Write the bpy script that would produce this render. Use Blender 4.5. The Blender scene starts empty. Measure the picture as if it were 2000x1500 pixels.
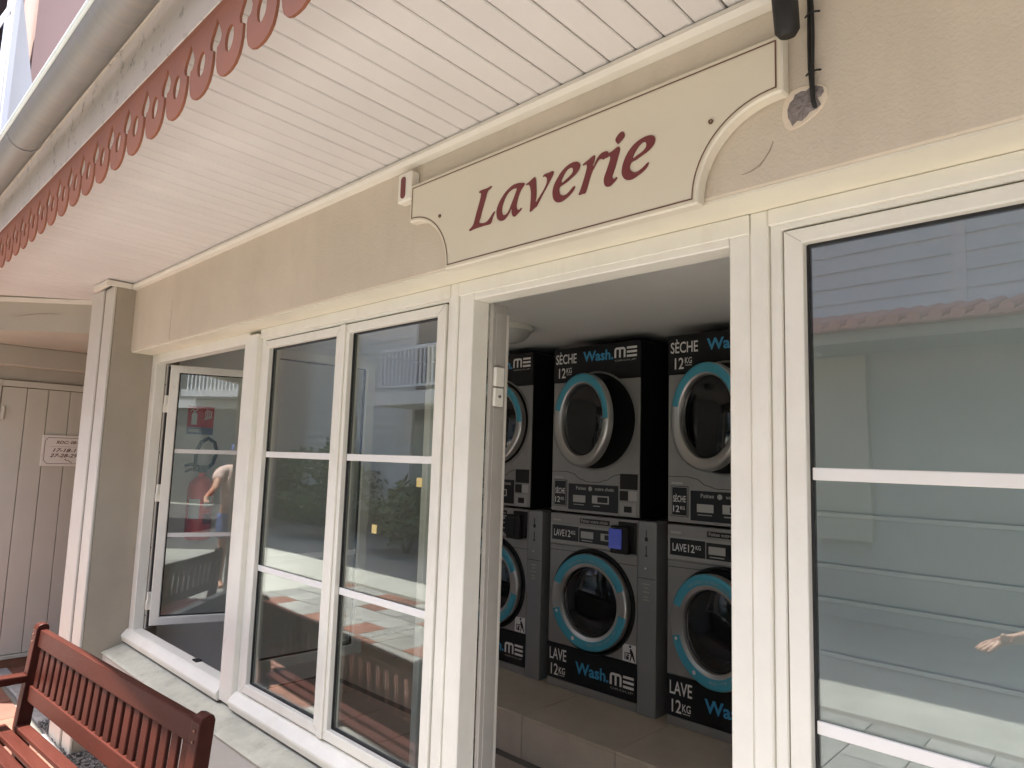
import bpy, bmesh, math, random
from mathutils import Vector, Matrix
random.seed(7)
scene = bpy.context.scene
COL = scene.collection
R = math.radians

# ------------------------------------------------------------------ camera
cd = bpy.data.cameras.new('camera'); cam = bpy.data.objects.new('camera', cd); COL.objects.link(cam)
cd.sensor_width = 36.0; cd.lens = 1325.0 / 2000.0 * 36.0; cd.clip_start = 0.02; cd.clip_end = 500.0
cam.matrix_world = Matrix(((0.72150342, 0.05469882, 0.69024695, 0.0),
                           (0.69171740, -0.10154446, -0.71499354, -1.4),
                           (0.03098146, 0.99332611, -0.11110080, 1.67),
                           (0, 0, 0, 1)))
scene.camera = cam

# ------------------------------------------------------------------ sky, sun, exposure
SUN = Vector((-0.16, -0.265, 1.0)).normalized()          # towards the sun
world = bpy.data.worlds.new('World'); scene.world = world; world.use_nodes = True
wn = world.node_tree; bg = wn.nodes['Background']
sky = wn.nodes.new('ShaderNodeTexSky'); sky.sky_type = 'NISHITA'; sky.sun_disc = False
sky.sun_elevation = math.asin(SUN.z); sky.sun_rotation = math.atan2(SUN.x, SUN.y)
sky.air_density = 1.0; sky.dust_density = 2.5; sky.ozone_density = 1.0
wn.links.new(sky.outputs[0], bg.inputs[0]); bg.inputs[1].default_value = 0.15
sl = bpy.data.lights.new('sun', 'SUN'); sl.energy = 4.0; sl.angle = R(0.53); sl.color = (1.0, 0.965, 0.91)
so = bpy.data.objects.new('sun', sl); COL.objects.link(so); so.location = (0, -10, 20)
so.rotation_euler = SUN.to_track_quat('Z', 'Y').to_euler()
vs = scene.view_settings; vs.view_transform = 'Standard'; vs.look = 'None'; vs.gamma = 1.0; vs.exposure = 2.72
vs.use_curve_mapping = False
try:
    scene.cycles.max_bounces = 8; scene.cycles.diffuse_bounces = 5; scene.cycles.glossy_bounces = 4
    scene.cycles.transparent_max_bounces = 16; scene.cycles.sample_clamp_indirect = 6.0
    scene.cycles.caustics_reflective = False; scene.cycles.caustics_refractive = False
except Exception:
    pass

# ------------------------------------------------------------------ materials
def lin(r, g, b):
    f = lambda c: (c / 255.0 / 12.92) if c <= 10 else ((c / 255.0 + 0.055) / 1.055) ** 2.4
    return (f(r), f(g), f(b))

def mat(name, col, rough=0.6, metal=0.0, var=0.0, vscale=4.0, bump=0.0, bscale=60.0, dirt=None, dirt_amt=0.0,
        dscale=3.0, dthr=0.55, spec=0.5, stretch=None, coat=0.0, streak=None, rnd=0.0):
    """col linear. var: large soft variation. dirt: colour of stains with their own noisy shape."""
    m = bpy.data.materials.new(name); m.use_nodes = True
    nt = m.node_tree; N = nt.nodes; L = nt.links; b = N['Principled BSDF']
    b.inputs['Base Color'].default_value = (*col, 1); b.inputs['Roughness'].default_value = rough
    b.inputs['Metallic'].default_value = metal; b.inputs['Specular IOR Level'].default_value = spec
    if coat: b.inputs['Coat Weight'].default_value = coat; b.inputs['Coat Roughness'].default_value = 0.15
    tc = N.new('ShaderNodeTexCoord'); src = tc.outputs['Object']
    gm = N.new('ShaderNodeNewGeometry'); src = gm.outputs['Position']
    if stretch:
        mp = N.new('ShaderNodeMapping'); mp.inputs['Scale'].default_value = stretch
        L.new(src, mp.inputs[0]); src = mp.outputs[0]
    c = None
    if var > 0:
        n = N.new('ShaderNodeTexNoise'); n.inputs['Scale'].default_value = vscale; n.inputs['Detail'].default_value = 6
        n.inputs['Roughness'].default_value = 0.65
        L.new(src, n.inputs['Vector'])
        r = N.new('ShaderNodeValToRGB')
        r.color_ramp.elements[0].position = 0.3; r.color_ramp.elements[1].position = 0.72
        r.color_ramp.elements[0].color = (*[max(0, x * (1 - var)) for x in col], 1)
        r.color_ramp.elements[1].color = (*[min(1, x * (1 + var * 0.6)) for x in col], 1)
        L.new(n.outputs[0], r.inputs[0]); c = r.outputs[0]
        rr = N.new('ShaderNodeMapRange'); rr.inputs[3].default_value = max(0.02, rough - 0.1); rr.inputs[4].default_value = min(1, rough + 0.12)
        L.new(n.outputs[0], rr.inputs[0]); L.new(rr.outputs[0], b.inputs['Roughness'])
    if dirt is not None:
        n2 = N.new('ShaderNodeTexNoise'); n2.inputs['Scale'].default_value = dscale; n2.inputs['Detail'].default_value = 9
        n2.inputs['Roughness'].default_value = 0.75
        L.new(src, n2.inputs['Vector'])
        r2 = N.new('ShaderNodeMapRange'); r2.inputs[1].default_value = dthr; r2.inputs[2].default_value = dthr + 0.16
        r2.inputs[4].default_value = dirt_amt
        L.new(n2.outputs[0], r2.inputs[0])
        mx = N.new('ShaderNodeMixRGB'); L.new(r2.outputs[0], mx.inputs[0])
        if c is None: mx.inputs[1].default_value = (*col, 1)
        else: L.new(c, mx.inputs[1])
        mx.inputs[2].default_value = (*dirt, 1); c = mx.outputs[0]
    if streak is not None:
        mp2 = N.new('ShaderNodeMapping'); mp2.inputs['Scale'].default_value = (3.2, 3.2, 0.8); L.new(gm.outputs['Position'], mp2.inputs[0])
        n3 = N.new('ShaderNodeTexNoise'); n3.inputs['Scale'].default_value = 1.6; n3.inputs['Detail'].default_value = 8; n3.inputs['Roughness'].default_value = 0.7
        L.new(mp2.outputs[0], n3.inputs['Vector'])
        r3 = N.new('ShaderNodeMapRange'); r3.inputs[1].default_value = 0.53; r3.inputs[2].default_value = 0.75; r3.inputs[4].default_value = streak[1]
        L.new(n3.outputs[0], r3.inputs[0])
        m3 = N.new('ShaderNodeMixRGB'); L.new(r3.outputs[0], m3.inputs[0])
        if c is None: m3.inputs[1].default_value = (*col, 1)
        else: L.new(c, m3.inputs[1])
        m3.inputs[2].default_value = (*streak[0], 1); c = m3.outputs[0]
    if rnd > 0:
        oi_ = N.new('ShaderNodeObjectInfo'); r4 = N.new('ShaderNodeMapRange'); r4.inputs[3].default_value = 1 - rnd; r4.inputs[4].default_value = 1 + rnd * 0.5
        L.new(oi_.outputs['Random'], r4.inputs[0])
        m4 = N.new('ShaderNodeVectorMath'); m4.operation = 'SCALE'; L.new(r4.outputs[0], m4.inputs['Scale'])
        if c is None: m4.inputs[0].default_value = col
        else: L.new(c, m4.inputs[0])
        c = m4.outputs[0]
    if c is not None: L.new(c, b.inputs['Base Color'])
    if bump > 0:
        nb = N.new('ShaderNodeTexNoise'); nb.inputs['Scale'].default_value = bscale; nb.inputs['Detail'].default_value = 5
        L.new(src, nb.inputs['Vector'])
        bp = N.new('ShaderNodeBump'); bp.inputs['Strength'].default_value = bump; bp.inputs['Distance'].default_value = 0.004
        L.new(nb.outputs[0], bp.inputs['Height']); L.new(bp.outputs[0], b.inputs['Normal'])
    return m

def glass_mat(name, tint, f0, rough=0.0):
    m = bpy.data.materials.new(name); m.use_nodes = True
    nt = m.node_tree; N = nt.nodes; L = nt.links; N.remove(N['Principled BSDF']); out = N['Material Output']
    g = N.new('ShaderNodeNewGeometry')
    d = N.new('ShaderNodeVectorMath'); d.operation = 'DOT_PRODUCT'
    L.new(g.outputs['Incoming'], d.inputs[0]); L.new(g.outputs['Normal'], d.inputs[1])
    a = N.new('ShaderNodeMath'); a.operation = 'ABSOLUTE'; L.new(d.outputs['Value'], a.inputs[0])
    s = N.new('ShaderNodeMath'); s.operation = 'SUBTRACT'; s.inputs[0].default_value = 1.0; L.new(a.outputs[0], s.inputs[1])
    p = N.new('ShaderNodeMath'); p.operation = 'POWER'; L.new(s.outputs[0], p.inputs[0]); p.inputs[1].default_value = 4.0
    f = N.new('ShaderNodeMapRange'); f.inputs[3].default_value = f0; f.inputs[4].default_value = 1.0
    L.new(p.outputs[0], f.inputs[0])
    t = N.new('ShaderNodeBsdfTransparent'); t.inputs[0].default_value = (*tint, 1)
    gl = N.new('ShaderNodeBsdfGlossy'); gl.inputs['Roughness'].default_value = rough; gl.inputs[0].default_value = (0.93, 0.97, 0.95, 1)
    nz = N.new('ShaderNodeTexNoise'); nz.inputs['Scale'].default_value = 1.6; nz.inputs['Detail'].default_value = 1
    L.new(g.outputs['Position'], nz.inputs['Vector'])
    bp = N.new('ShaderNodeBump'); bp.inputs['Strength'].default_value = 0.06; bp.inputs['Distance'].default_value = 0.02
    L.new(nz.outputs[0], bp.inputs['Height']); L.new(bp.outputs[0], gl.inputs['Normal'])
    mx = N.new('ShaderNodeMixShader'); L.new(f.outputs[0], mx.inputs[0]); L.new(t.outputs[0], mx.inputs[1]); L.new(gl.outputs[0], mx.inputs[2])
    L.new(mx.outputs[0], out.inputs[0])
    return m

def emis(name, col, st):
    m = bpy.data.materials.new(name); m.use_nodes = True
    b = m.node_tree.nodes['Principled BSDF']; b.inputs['Base Color'].default_value = (*[c * 0.3 for c in col], 1)
    b.inputs['Emission Color'].default_value = (*col, 1); b.inputs['Emission Strength'].default_value = st
    b.inputs['Roughness'].default_value = 0.2
    return m

M = {}
M['wall'] = mat('tan_render', (0.615, 0.54, 0.42), 0.85, var=0.10, vscale=1.7, bump=0.35, bscale=170, dirt=(0.47, 0.405, 0.295), dirt_amt=0.45, dscale=1.3, dthr=0.56, streak=((0.44, 0.38, 0.29), 0.3))
M['lintel'] = mat('cream_lintel', (0.78, 0.74, 0.6), 0.6, var=0.06, vscale=5, bump=0.12, bscale=90, dirt=(0.52, 0.42, 0.28), dirt_amt=0.5, dscale=6, dthr=0.62)
M['frame'] = mat('cream_lacquer', (0.79, 0.77, 0.675), 0.38, var=0.05, vscale=6, bump=0.04, bscale=220, dirt=(0.46, 0.40, 0.31), dirt_amt=0.5, dscale=9, dthr=0.62, streak=((0.52, 0.46, 0.36), 0.35))
M['bar'] = mat('white_bar', (0.80, 0.79, 0.75), 0.35, var=0.03, vscale=12)
M['gasket'] = mat('black_rubber', (0.012, 0.012, 0.012), 0.6)
M['alu'] = mat('grey_rebate', (0.40, 0.38, 0.33), 0.4, var=0.08, vscale=18)
M['seam'] = mat('dark_seam', (0.10, 0.075, 0.055), 0.9)
M['soffit'] = mat('pinkish_lining', (0.7, 0.675, 0.64), 0.5, var=0.06, vscale=2.0, dirt=(0.42, 0.38, 0.33), dirt_amt=0.35, dscale=11, dthr=0.66, rnd=0.03)
M['trim'] = mat('cream_trim', (0.76, 0.725, 0.62), 0.5, var=0.06, vscale=7, dirt=(0.4, 0.33, 0.24), dirt_amt=0.4, dscale=12, dthr=0.66)
M['fascia'] = mat('old_fascia', (0.56, 0.5, 0.435), 0.7, var=0.1, vscale=3, bump=0.2, bscale=60, dirt=(0.07, 0.06, 0.05), dirt_amt=0.9, dscale=15, dthr=0.545)
M['gutter'] = mat('zinc_gutter', (0.27, 0.26, 0.24), 0.55, metal=0.2, var=0.10, vscale=5, bump=0.05, bscale=40, dirt=(0.33, 0.29, 0.21), dirt_amt=0.55, dscale=7, dthr=0.5, stretch=(9, 1, 1))
M['lip'] = mat('skylit_lip', (0.80, 0.88, 0.84), 0.3, var=0.05)  # mint-white stands for skylight on the gutter rim, put into the colour
M['valance'] = mat('brick_valance', (0.27, 0.104, 0.056), 0.65, spec=0.2, var=0.12, vscale=9, bump=0.05, bscale=80)
M['concrete'] = mat('sill_concrete', (0.5, 0.495, 0.4), 0.9, var=0.22, vscale=7, bump=0.5, bscale=45, dirt=(0.26, 0.25, 0.20), dirt_amt=0.6, dscale=5, dthr=0.52)
M['lowwall'] = mat('pale_lower_wall', (0.5, 0.48, 0.43), 0.85, var=0.08, vscale=3, bump=0.3, bscale=120, dirt=(0.36, 0.33, 0.28), dirt_amt=0.5, dscale=3, dthr=0.56)
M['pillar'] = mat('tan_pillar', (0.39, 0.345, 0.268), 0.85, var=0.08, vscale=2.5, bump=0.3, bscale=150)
M['board'] = mat('pale_boards', (0.6, 0.575, 0.5), 0.6, var=0.06, vscale=4, bump=0.1, bscale=70)
M['inwall'] = mat('grey_inner_wall', (0.80, 0.79, 0.75), 0.85, var=0.05)
M['inceil'] = mat('inner_ceiling', (0.86, 0.85, 0.80), 0.85, var=0.05, vscale=1.5)
M['partition'] = mat('grey_partition', (0.31, 0.335, 0.33), 0.8, var=0.08)
M['plinthtile'] = mat('beige_tile', (0.63, 0.55, 0.43), 0.3, var=0.12, vscale=5)
M['floortile'] = mat('brown_floor_tile', (0.40, 0.32, 0.26), 0.35, var=0.12, vscale=6)
M['grout'] = mat('grout', (0.13, 0.12, 0.10), 0.9)
M['terra'] = mat('terracotta_tile', (0.145, 0.055, 0.033), 0.7, rnd=0.25, var=0.16, vscale=7, bump=0.2, bscale=50)
M['greytile'] = mat('grey_tile', (0.21, 0.205, 0.19), 0.75, rnd=0.25, var=0.2, vscale=9, bump=0.2, bscale=50)
M['ground'] = mat('street_paving', (0.3, 0.295, 0.265), 0.9, var=0.2, vscale=1.5, bump=0.4, bscale=30, dirt=(0.16, 0.15, 0.13), dirt_amt=0.6, dscale=2, dthr=0.55)
M['dark_ground'] = mat('dark_ground', (0.06, 0.06, 0.06), 0.9, var=0.2, vscale=3, bump=0.4, bscale=40)  # for the sheet added to darken the mirrored street
M['kerb'] = mat('grey_kerb', (0.24, 0.23, 0.22), 0.9, var=0.3, vscale=25, bump=0.6, bscale=60)
M['stone'] = mat('dark_pebble', (0.10, 0.095, 0.09), 0.8, var=0.45, vscale=30)
M['bench'] = mat('red_bench_paint', (0.045, 0.0105, 0.0064), 0.45, spec=0.15, rnd=0.18, var=0.22, vscale=5, bump=0.25, bscale=60, stretch=(0.5, 3, 2), dirt=(0.05, 0.018, 0.012), dirt_amt=0.5, dscale=12, dthr=0.6)
M['signface'] = mat('sign_cream', (0.68, 0.625, 0.475), 0.42, var=0.02, vscale=3)
M['signedge'] = mat('sign_edge', (0.72, 0.67, 0.54), 0.5, var=0.05, vscale=12)
M['maroon'] = mat('maroon_vinyl', (0.16, 0.030, 0.030), 0.4)
M['brown'] = mat('brown_line', (0.13, 0.055, 0.03), 0.45)
M['black'] = mat('black_plastic', (0.016, 0.015, 0.013), 0.5, spec=0.3)
M['blackmat'] = mat('black_cabinet', (0.006, 0.006, 0.006), 0.6, spec=0.25)
M['vinyl'] = mat('black_vinyl', (0.008, 0.008, 0.009), 0.35, spec=0.4)
M['steel'] = mat('machine_grey', (0.31, 0.30, 0.28), 0.42, metal=0.3, var=0.10, vscale=7, dirt=(0.2, 0.19, 0.17), dirt_amt=0.4, dscale=5, dthr=0.6)
M['steel2'] = mat('column_grey', (0.27, 0.275, 0.265), 0.45, metal=0.25, var=0.06, vscale=8)
M['chrome'] = mat('brushed_ring', (0.62, 0.605, 0.575), 0.30, metal=0.85)
M['bluering'] = mat('blue_ring_vinyl', (0.07, 0.36, 0.47), 0.4)
M['logoblue'] = mat('logo_blue', (0.06, 0.32, 0.55), 0.45)
M['white'] = mat('white_print', (0.78, 0.77, 0.73), 0.45)
M['pale'] = mat('pale_print', (0.45, 0.44, 0.41), 0.5)
M['lightpanel'] = mat('light_panel', (0.36, 0.355, 0.335), 0.4)
M['lcd'] = emis('lcd_blue', (0.03, 0.04, 0.20), 0.10)
M['doorglass'] = mat('dark_door_glass', (0.006, 0.007, 0.008), 0.06, spec=0.6)
M['lampglass'] = mat('lamp_opal', (0.55, 0.54, 0.50), 0.35)
M['red'] = mat('extinguisher_red', (0.62, 0.03, 0.025), 0.3, coat=0.4)
M['signred'] = mat('sign_red', (0.58, 0.03, 0.03), 0.5)
M['signblue'] = mat('sign_slate', (0.16, 0.17, 0.26), 0.5)
M['leftwall'] = mat('taupe_wall', (0.47, 0.435, 0.355), 0.85, var=0.08, vscale=2, bump=0.3, bscale=140)
M['leftdoor'] = mat('taupe_door', (0.55, 0.535, 0.44), 0.6, var=0.04, vscale=3)
M['skirt'] = mat('brown_skirting', (0.20, 0.085, 0.045), 0.6, var=0.15, vscale=8)
M['plaque'] = mat('plaque_cream', (0.78, 0.76, 0.68), 0.5)
M['pink'] = mat('pink_render', (0.28, 0.185, 0.155), 0.9, var=0.06, vscale=0.7)
M['palewall'] = mat('white_render', (0.70, 0.68, 0.66), 0.85, var=0.05, vscale=0.8)
M['housepale'] = mat('pale_house_render', (0.40, 0.39, 0.38), 0.85, var=0.05, vscale=0.8)
M['rail'] = mat('white_rail', (0.80, 0.81, 0.83), 0.4)
M['siding'] = mat('grey_siding', (0.62, 0.63, 0.63), 0.7, var=0.07, vscale=1.2)
M['sidingdark'] = mat('siding_back', (0.12, 0.12, 0.12), 0.9)
M['oppwall'] = mat('sage_wall', (0.36, 0.385, 0.33), 0.85, var=0.08, vscale=1)
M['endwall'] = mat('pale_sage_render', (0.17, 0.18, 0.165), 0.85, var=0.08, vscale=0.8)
M['yellowwall'] = mat('pale_yellow_pier', (0.48, 0.465, 0.35), 0.85)
M['rooftile'] = mat('pink_rooftile', (0.55, 0.26, 0.22), 0.8, var=0.2, vscale=6)
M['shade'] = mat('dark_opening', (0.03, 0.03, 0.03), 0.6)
M['trunk'] = mat('bark', (0.10, 0.075, 0.055), 0.9, var=0.3, vscale=12)
M['leaf'] = mat('shrub_leaf', (0.06, 0.11, 0.035), 0.55, var=0.35, vscale=3)
M['leaf2'] = mat('shrub_leaf_light', (0.10, 0.15, 0.05), 0.55, var=0.3, vscale=3)
M['yellow'] = mat('yellow_sticker', (0.62, 0.50, 0.20), 0.6)
M['chip'] = mat('bare_mortar', (0.235, 0.205, 0.19), 0.95, var=0.3, vscale=50, bump=1.0, bscale=110)
M['filler'] = mat('filler_smear', (0.70, 0.60, 0.46), 0.8, var=0.05, vscale=30, bump=0.3, bscale=80)
M['crack'] = mat('crack_grey', (0.22, 0.17, 0.13), 0.95)
M['wallcrack'] = mat('hairline_crack', (0.34, 0.27, 0.20), 0.95)
M['bead'] = mat('pale_bead', (0.345, 0.37, 0.362), 0.6)
M['glass'] = glass_mat('window_glass', (0.94, 0.965, 0.95), 0.072)
M['skin'] = mat('skin', (0.42, 0.22, 0.15), 0.5)
M['shirt'] = mat('pink_shirt', (0.62, 0.45, 0.40), 0.8, var=0.2, vscale=8)
M['shorts'] = mat('blue_shorts', (0.10, 0.14, 0.30), 0.8)
M['cap'] = mat('blue_cap', (0.08, 0.14, 0.42), 0.7)

# ------------------------------------------------------------------ mesh helpers
class MB:
    def __init__(s): s.v = []; s.f = []
    def add(s, vs, fs):
        o = len(s.v); s.v += [tuple(v) for v in vs]; s.f += [tuple(i + o for i in f) for f in fs]; return s
    def box(s, x0, x1, y0, y1, z0, z1):
        return s.add([(x0, y0, z0), (x1, y0, z0), (x1, y1, z0), (x0, y1, z0), (x0, y0, z1), (x1, y0, z1), (x1, y1, z1), (x0, y1, z1)],
                     [(0, 3, 2, 1), (4, 5, 6, 7), (0, 1, 5, 4), (1, 2, 6, 5), (2, 3, 7, 6), (3, 0, 4, 7)])
    def obox(s, c, ex, ey, ez):
        """box from centre and three half-extent vectors"""
        c, ex, ey, ez = map(Vector, (c, ex, ey, ez)); vs = []
        for k in (-1, 1):
            for i, j in ((-1, -1), (1, -1), (1, 1), (-1, 1)): vs.append(c + ex * i + ey * j + ez * k)
        return s.add(vs, [(0, 3, 2, 1), (4, 5, 6, 7), (0, 1, 5, 4), (1, 2, 6, 5), (2, 3, 7, 6), (3, 0, 4, 7)])
    def prism(s, poly, d):
        """poly: list of 3-D points (counter-clockwise seen from the front), extruded by vector d"""
        n = len(poly); d = Vector(d); a = [Vector(p) for p in poly]; b = [p + d for p in a]
        return s.add(a + b, [tuple(range(n)), tuple(range(2 * n - 1, n - 1, -1))] + [(i, i + n, (i + 1) % n + n, (i + 1) % n) for i in range(n)])
    def tube(s, pts, r, seg=8, caps=True):
        pts = [Vector(p) for p in pts]; n = len(pts); vs = []; fs = []
        prev = None
        for i, p in enumerate(pts):
            t = (pts[min(i + 1, n - 1)] - pts[max(i - 1, 0)]).normalized()
            if prev is None:
                a = Vector((0, 0, 1)) if abs(t.z) < 0.9 else Vector((1, 0, 0)); u = t.cross(a).normalized()
            else:
                u = (prev - t * prev.dot(t)).normalized()
            prev = u; w = t.cross(u); rr = r[i] if isinstance(r, (list, tuple)) else r
            for k in range(seg):
                a = 2 * math.pi * k / seg; vs.append(p + (u * math.cos(a) + w * math.sin(a)) * rr)
        for i in range(n - 1):
            for k in range(seg):
                fs.append((i * seg + k, i * seg + (k + 1) % seg, (i + 1) * seg + (k + 1) % seg, (i + 1) * seg + k))
        if caps: fs += [tuple(range(seg - 1, -1, -1)), tuple(range((n - 1) * seg, n * seg))]
        return s.add(vs, fs)
    def lathe(s, prof, c, axis='z', seg=32, a0=0.0, a1=None):
        """prof: list of (r, h); revolve about axis through c; partial when a1 given (radians)"""
        full = a1 is None; n = len(prof); A = [a0 + (2 * math.pi if full else a1 - a0) * k / seg for k in range(seg if full else seg + 1)]
        vs = []; fs = []; c = Vector(c)
        for a in A:
            ca, sa = math.cos(a), math.sin(a)
            for r, h in prof:
                if axis == 'z': p = (r * ca, r * sa, h)
                elif axis == 'y': p = (r * ca, h, r * sa)
                else: p = (h, r * ca, r * sa)
                vs.append(c + Vector(p))
        m = len(A)
        for k in range(m if full else m - 1):
            k2 = (k + 1) % m
            for j in range(n - 1): fs.append((k * n + j, k2 * n + j, k2 * n + j + 1, k * n + j + 1))
        return s.add(vs, fs)
    def build(s, name, m, parent=None, bevel=0.0, smooth=False, seg=1):
        me = bpy.data.meshes.new(name); me.from_pydata([tuple(v) for v in s.v], [], s.f); me.update()
        bm = bmesh.new(); bm.from_mesh(me)
        bmesh.ops.remove_doubles(bm, verts=bm.verts, dist=1e-6)
        if bevel > 0:
            ed = [e for e in bm.edges if len(e.link_faces) == 2 and e.calc_face_angle(0) > 0.5]
            bmesh.ops.bevel(bm, geom=ed, offset=bevel, segments=seg, affect='EDGES', profile=0.5)
        bmesh.ops.recalc_face_normals(bm, faces=bm.faces)
        bm.to_mesh(me); bm.free()
        if smooth:
            for p in me.polygons: p.use_smooth = True
            try: me.set_sharp_from_angle(angle=R(40))
            except Exception: pass
        me.materials.append(M[m] if isinstance(m, str) else m)
        return link(bpy.data.objects.new(name, me), parent)

def link(o, parent=None):
    COL.objects.link(o)
    if parent is not None: setpar(o, parent)
    return o
def setpar(o, parent):
    o.parent = parent
    w = parent
    loc = Vector((0, 0, 0))
    root = parent if parent.type == 'EMPTY' else parent.get('_r', None)
    if parent.type == 'EMPTY' and parent.get('world_space'):
        o.matrix_parent_inverse = Matrix.Translation(-Vector(parent.location))
    return o
def tag(o, label=None, cat=None, group=None, kind=None):
    if label: o['label'] = label
    if cat: o['category'] = cat
    if group: o['group'] = group
    if kind: o['kind'] = kind
    return o
def thing(name, label, cat, loc=(0, 0, 0), rotz=0.0, group=None, ws=False):
    """Empty at the thing's base. ws: its parts are given in world coordinates."""
    o = bpy.data.objects.new(name, None); COL.objects.link(o); o.location = loc; o.rotation_euler = (0, 0, rotz)
    o.empty_display_size = 0.1
    if ws: o['world_space'] = 1
    return tag(o, label, cat, group)
def part(name, bx, m, parent, bevel=0.0):
    return MB().box(*bx).build(name, m, parent, bevel)
def inst(src, parent, loc=None, name=None):
    o = bpy.data.objects.new(name or src.name.split('.')[0], src.data); link(o, parent)
    if loc is not None: o.location = loc
    return o
_tc = {}
def text(s, h, m, parent, loc, width=None, bold=0.0, shear=0.0, rot=None, name='lettering', align='LEFT', thick=0.0):
    """flat lettering standing in the xz plane facing -y; h = cap height in metres, width = total width"""
    key = (s, bold, shear)
    if key not in _tc:
        cu = bpy.data.curves.new('t', 'FONT'); cu.body = s; cu.size = 1.0; cu.offset = bold; cu.shear = shear; cu.resolution_u = 3
        ob = bpy.data.objects.new('t', cu); COL.objects.link(ob)
        bpy.context.view_layer.update()
        dg = bpy.context.evaluated_depsgraph_get(); me = bpy.data.meshes.new_from_object(ob.evaluated_get(dg))
        v = [tuple(p.co) for p in me.vertices]; f = [tuple(p.vertices) for p in me.polygons]
        bpy.data.objects.remove(ob); bpy.data.curves.remove(cu); bpy.data.meshes.remove(me)
        _tc[key] = (v, f)
    v, f = _tc[key]
    x0 = min(p[0] for p in v); x1 = max(p[0] for p in v)
    sy = h / 0.70; sx = sy if width is None else width / (x1 - x0)
    ox = {'LEFT': x0, 'CENTER': (x0 + x1) / 2, 'RIGHT': x1}[align]
    me = bpy.data.meshes.new(name); me.from_pydata([((p[0] - ox) * sx, 0.0, p[1] * sy) for p in v], [], f); me.update()
    me.materials.append(M[m]); o = link(bpy.data.objects.new(name, me), parent); o.location = loc
    if rot is not None: o.rotation_euler = rot
    return o

def ring(mb, x0, x1, z0, z1, l, r, t, b, y0, y1):
    """rectangular frame in the xz plane, members l, r, t, b wide, from y0 (front) to y1"""
    o = [(x0, z0), (x1, z0), (x1, z1), (x0, z1)]; i = [(x0 + l, z0 + b), (x1 - r, z0 + b), (x1 - r, z1 - t), (x0 + l, z1 - t)]
    vs = [(x, y0, z) for x, z in o] + [(x, y0, z) for x, z in i] + [(x, y1, z) for x, z in o] + [(x, y1, z) for x, z in i]
    fs = []
    for k in range(4):
        n = (k + 1) % 4
        fs += [(k, n, n + 4, k + 4), (k + 8, k + 12, n + 12, n + 8), (k, k + 8, n + 8, n), (k + 4, n + 4, n + 12, k + 12)]
    return mb.add(vs, fs)

# ================================================================== GROUND
g = MB().add([(-90, -120, -0.006), (90, -120, -0.006), (90, 60, -0.006), (-90, 60, -0.006)], [(0, 1, 2, 3)]).build('ground', 'ground')
tag(g, kind='structure')
pv = MB().box(-7.9, 2.2, -3.75, -0.26, -0.005, 0.004).build('terrace_pavement', 'grout'); tag(pv, kind='structure')
rd = MB().box(3.4, 12.4, -30.0, 12.0, -0.0055, -0.002).build('added_dark_ground', 'dark_ground'); tag(rd, kind='structure')  # added dark sheet, dims the sunlit street mirrored in the open leaf
TW = 0.335
tA = MB().box(0, TW - 0.008, 0, TW - 0.008, 0.0, 0.012).build('floor_tile', 'terra', pv, 0.002)
tB = MB().box(0, TW - 0.008, 0, TW - 0.008, 0.0, 0.012).build('floor_tile', 'greytile', pv, 0.002)
firstA = firstB = True
for i in range(30):
    for j in range(10):
        x = -7.85 + i * TW; y = -0.28 - (j + 1) * TW
        grey = (j > 4 and random.random() < 0.7) or (i > 10 and random.random() < 0.8)
        z = random.uniform(-0.0012, 0.0012) + 0.001
        if grey:
            if firstB: tB.location = (x, y, z); firstB = False
            else: inst(tB, pv, (x, y, z), 'floor_tile')
        else:
            if firstA: tA.location = (x, y, z); firstA = False
            else: inst(tA, pv, (x, y, z), 'floor_tile')

# ================================================================== LAUNDRY BUILDING
B = thing('laundry_building', 'low cream laundry building with overhanging eave, open doorway and cream windows', 'building', (-1.9, 0, 0), ws=True)
WY = -0.12                                                      # wall face
# upper wall band with the eave wall above
up = MB().box(-4.72, 3.2, WY, 0.16, 2.232, 2.95).build('upper_wall', 'wall', B, 0.004)
# painted underside of the lintel, flush under the wall
part('lintel_soffit', (-4.352, 3.2, WY + 0.006, 0.1, 2.2255, 2.2315), 'lintel', B)
# lower wall and concrete ledge
low = MB().box(-4.352, -1.60, WY, 0.10, -0.02, 0.527).build('lower_wall', 'lowwall', B, 0.004)
part('lower_wall', (-0.634, 3.2, WY, 0.10, -0.02, 0.527), 'lowwall', B, 0.004)
def ledge(x0, x1):
    return MB().prism([(x0, WY - 0.008, 0.529), (x0, WY - 0.008, 0.531), (x0, WY + 0.005, 0.5385), (x0, 0.02, 0.572), (x0, 0.02, 0.529)], (x1 - x0, 0, 0)).build('concrete_ledge', 'concrete', B)
ledge(-4.352, -1.60); ledge(-0.634, 3.2)
# corner pillar with two vertical boards
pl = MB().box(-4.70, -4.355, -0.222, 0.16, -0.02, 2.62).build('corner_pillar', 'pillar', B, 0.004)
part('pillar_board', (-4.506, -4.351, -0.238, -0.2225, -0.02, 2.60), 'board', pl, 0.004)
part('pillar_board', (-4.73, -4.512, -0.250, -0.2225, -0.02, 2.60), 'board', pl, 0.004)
part('board_seam', (-4.5118, -4.5062, -0.239, -0.2228, -0.02, 2.599), 'crack', pl)
MB().prism([(-4.60, -0.28, 2.628), (-4.33, -0.28, 2.628), (-4.33, -0.15, 2.628), (-4.33 - 0.02, -0.15, 2.628), (-4.35, -0.26, 2.628), (-4.60, -0.26, 2.628)], (0, 0, -0.03)).build('trim', 'trim', pl)

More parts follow.
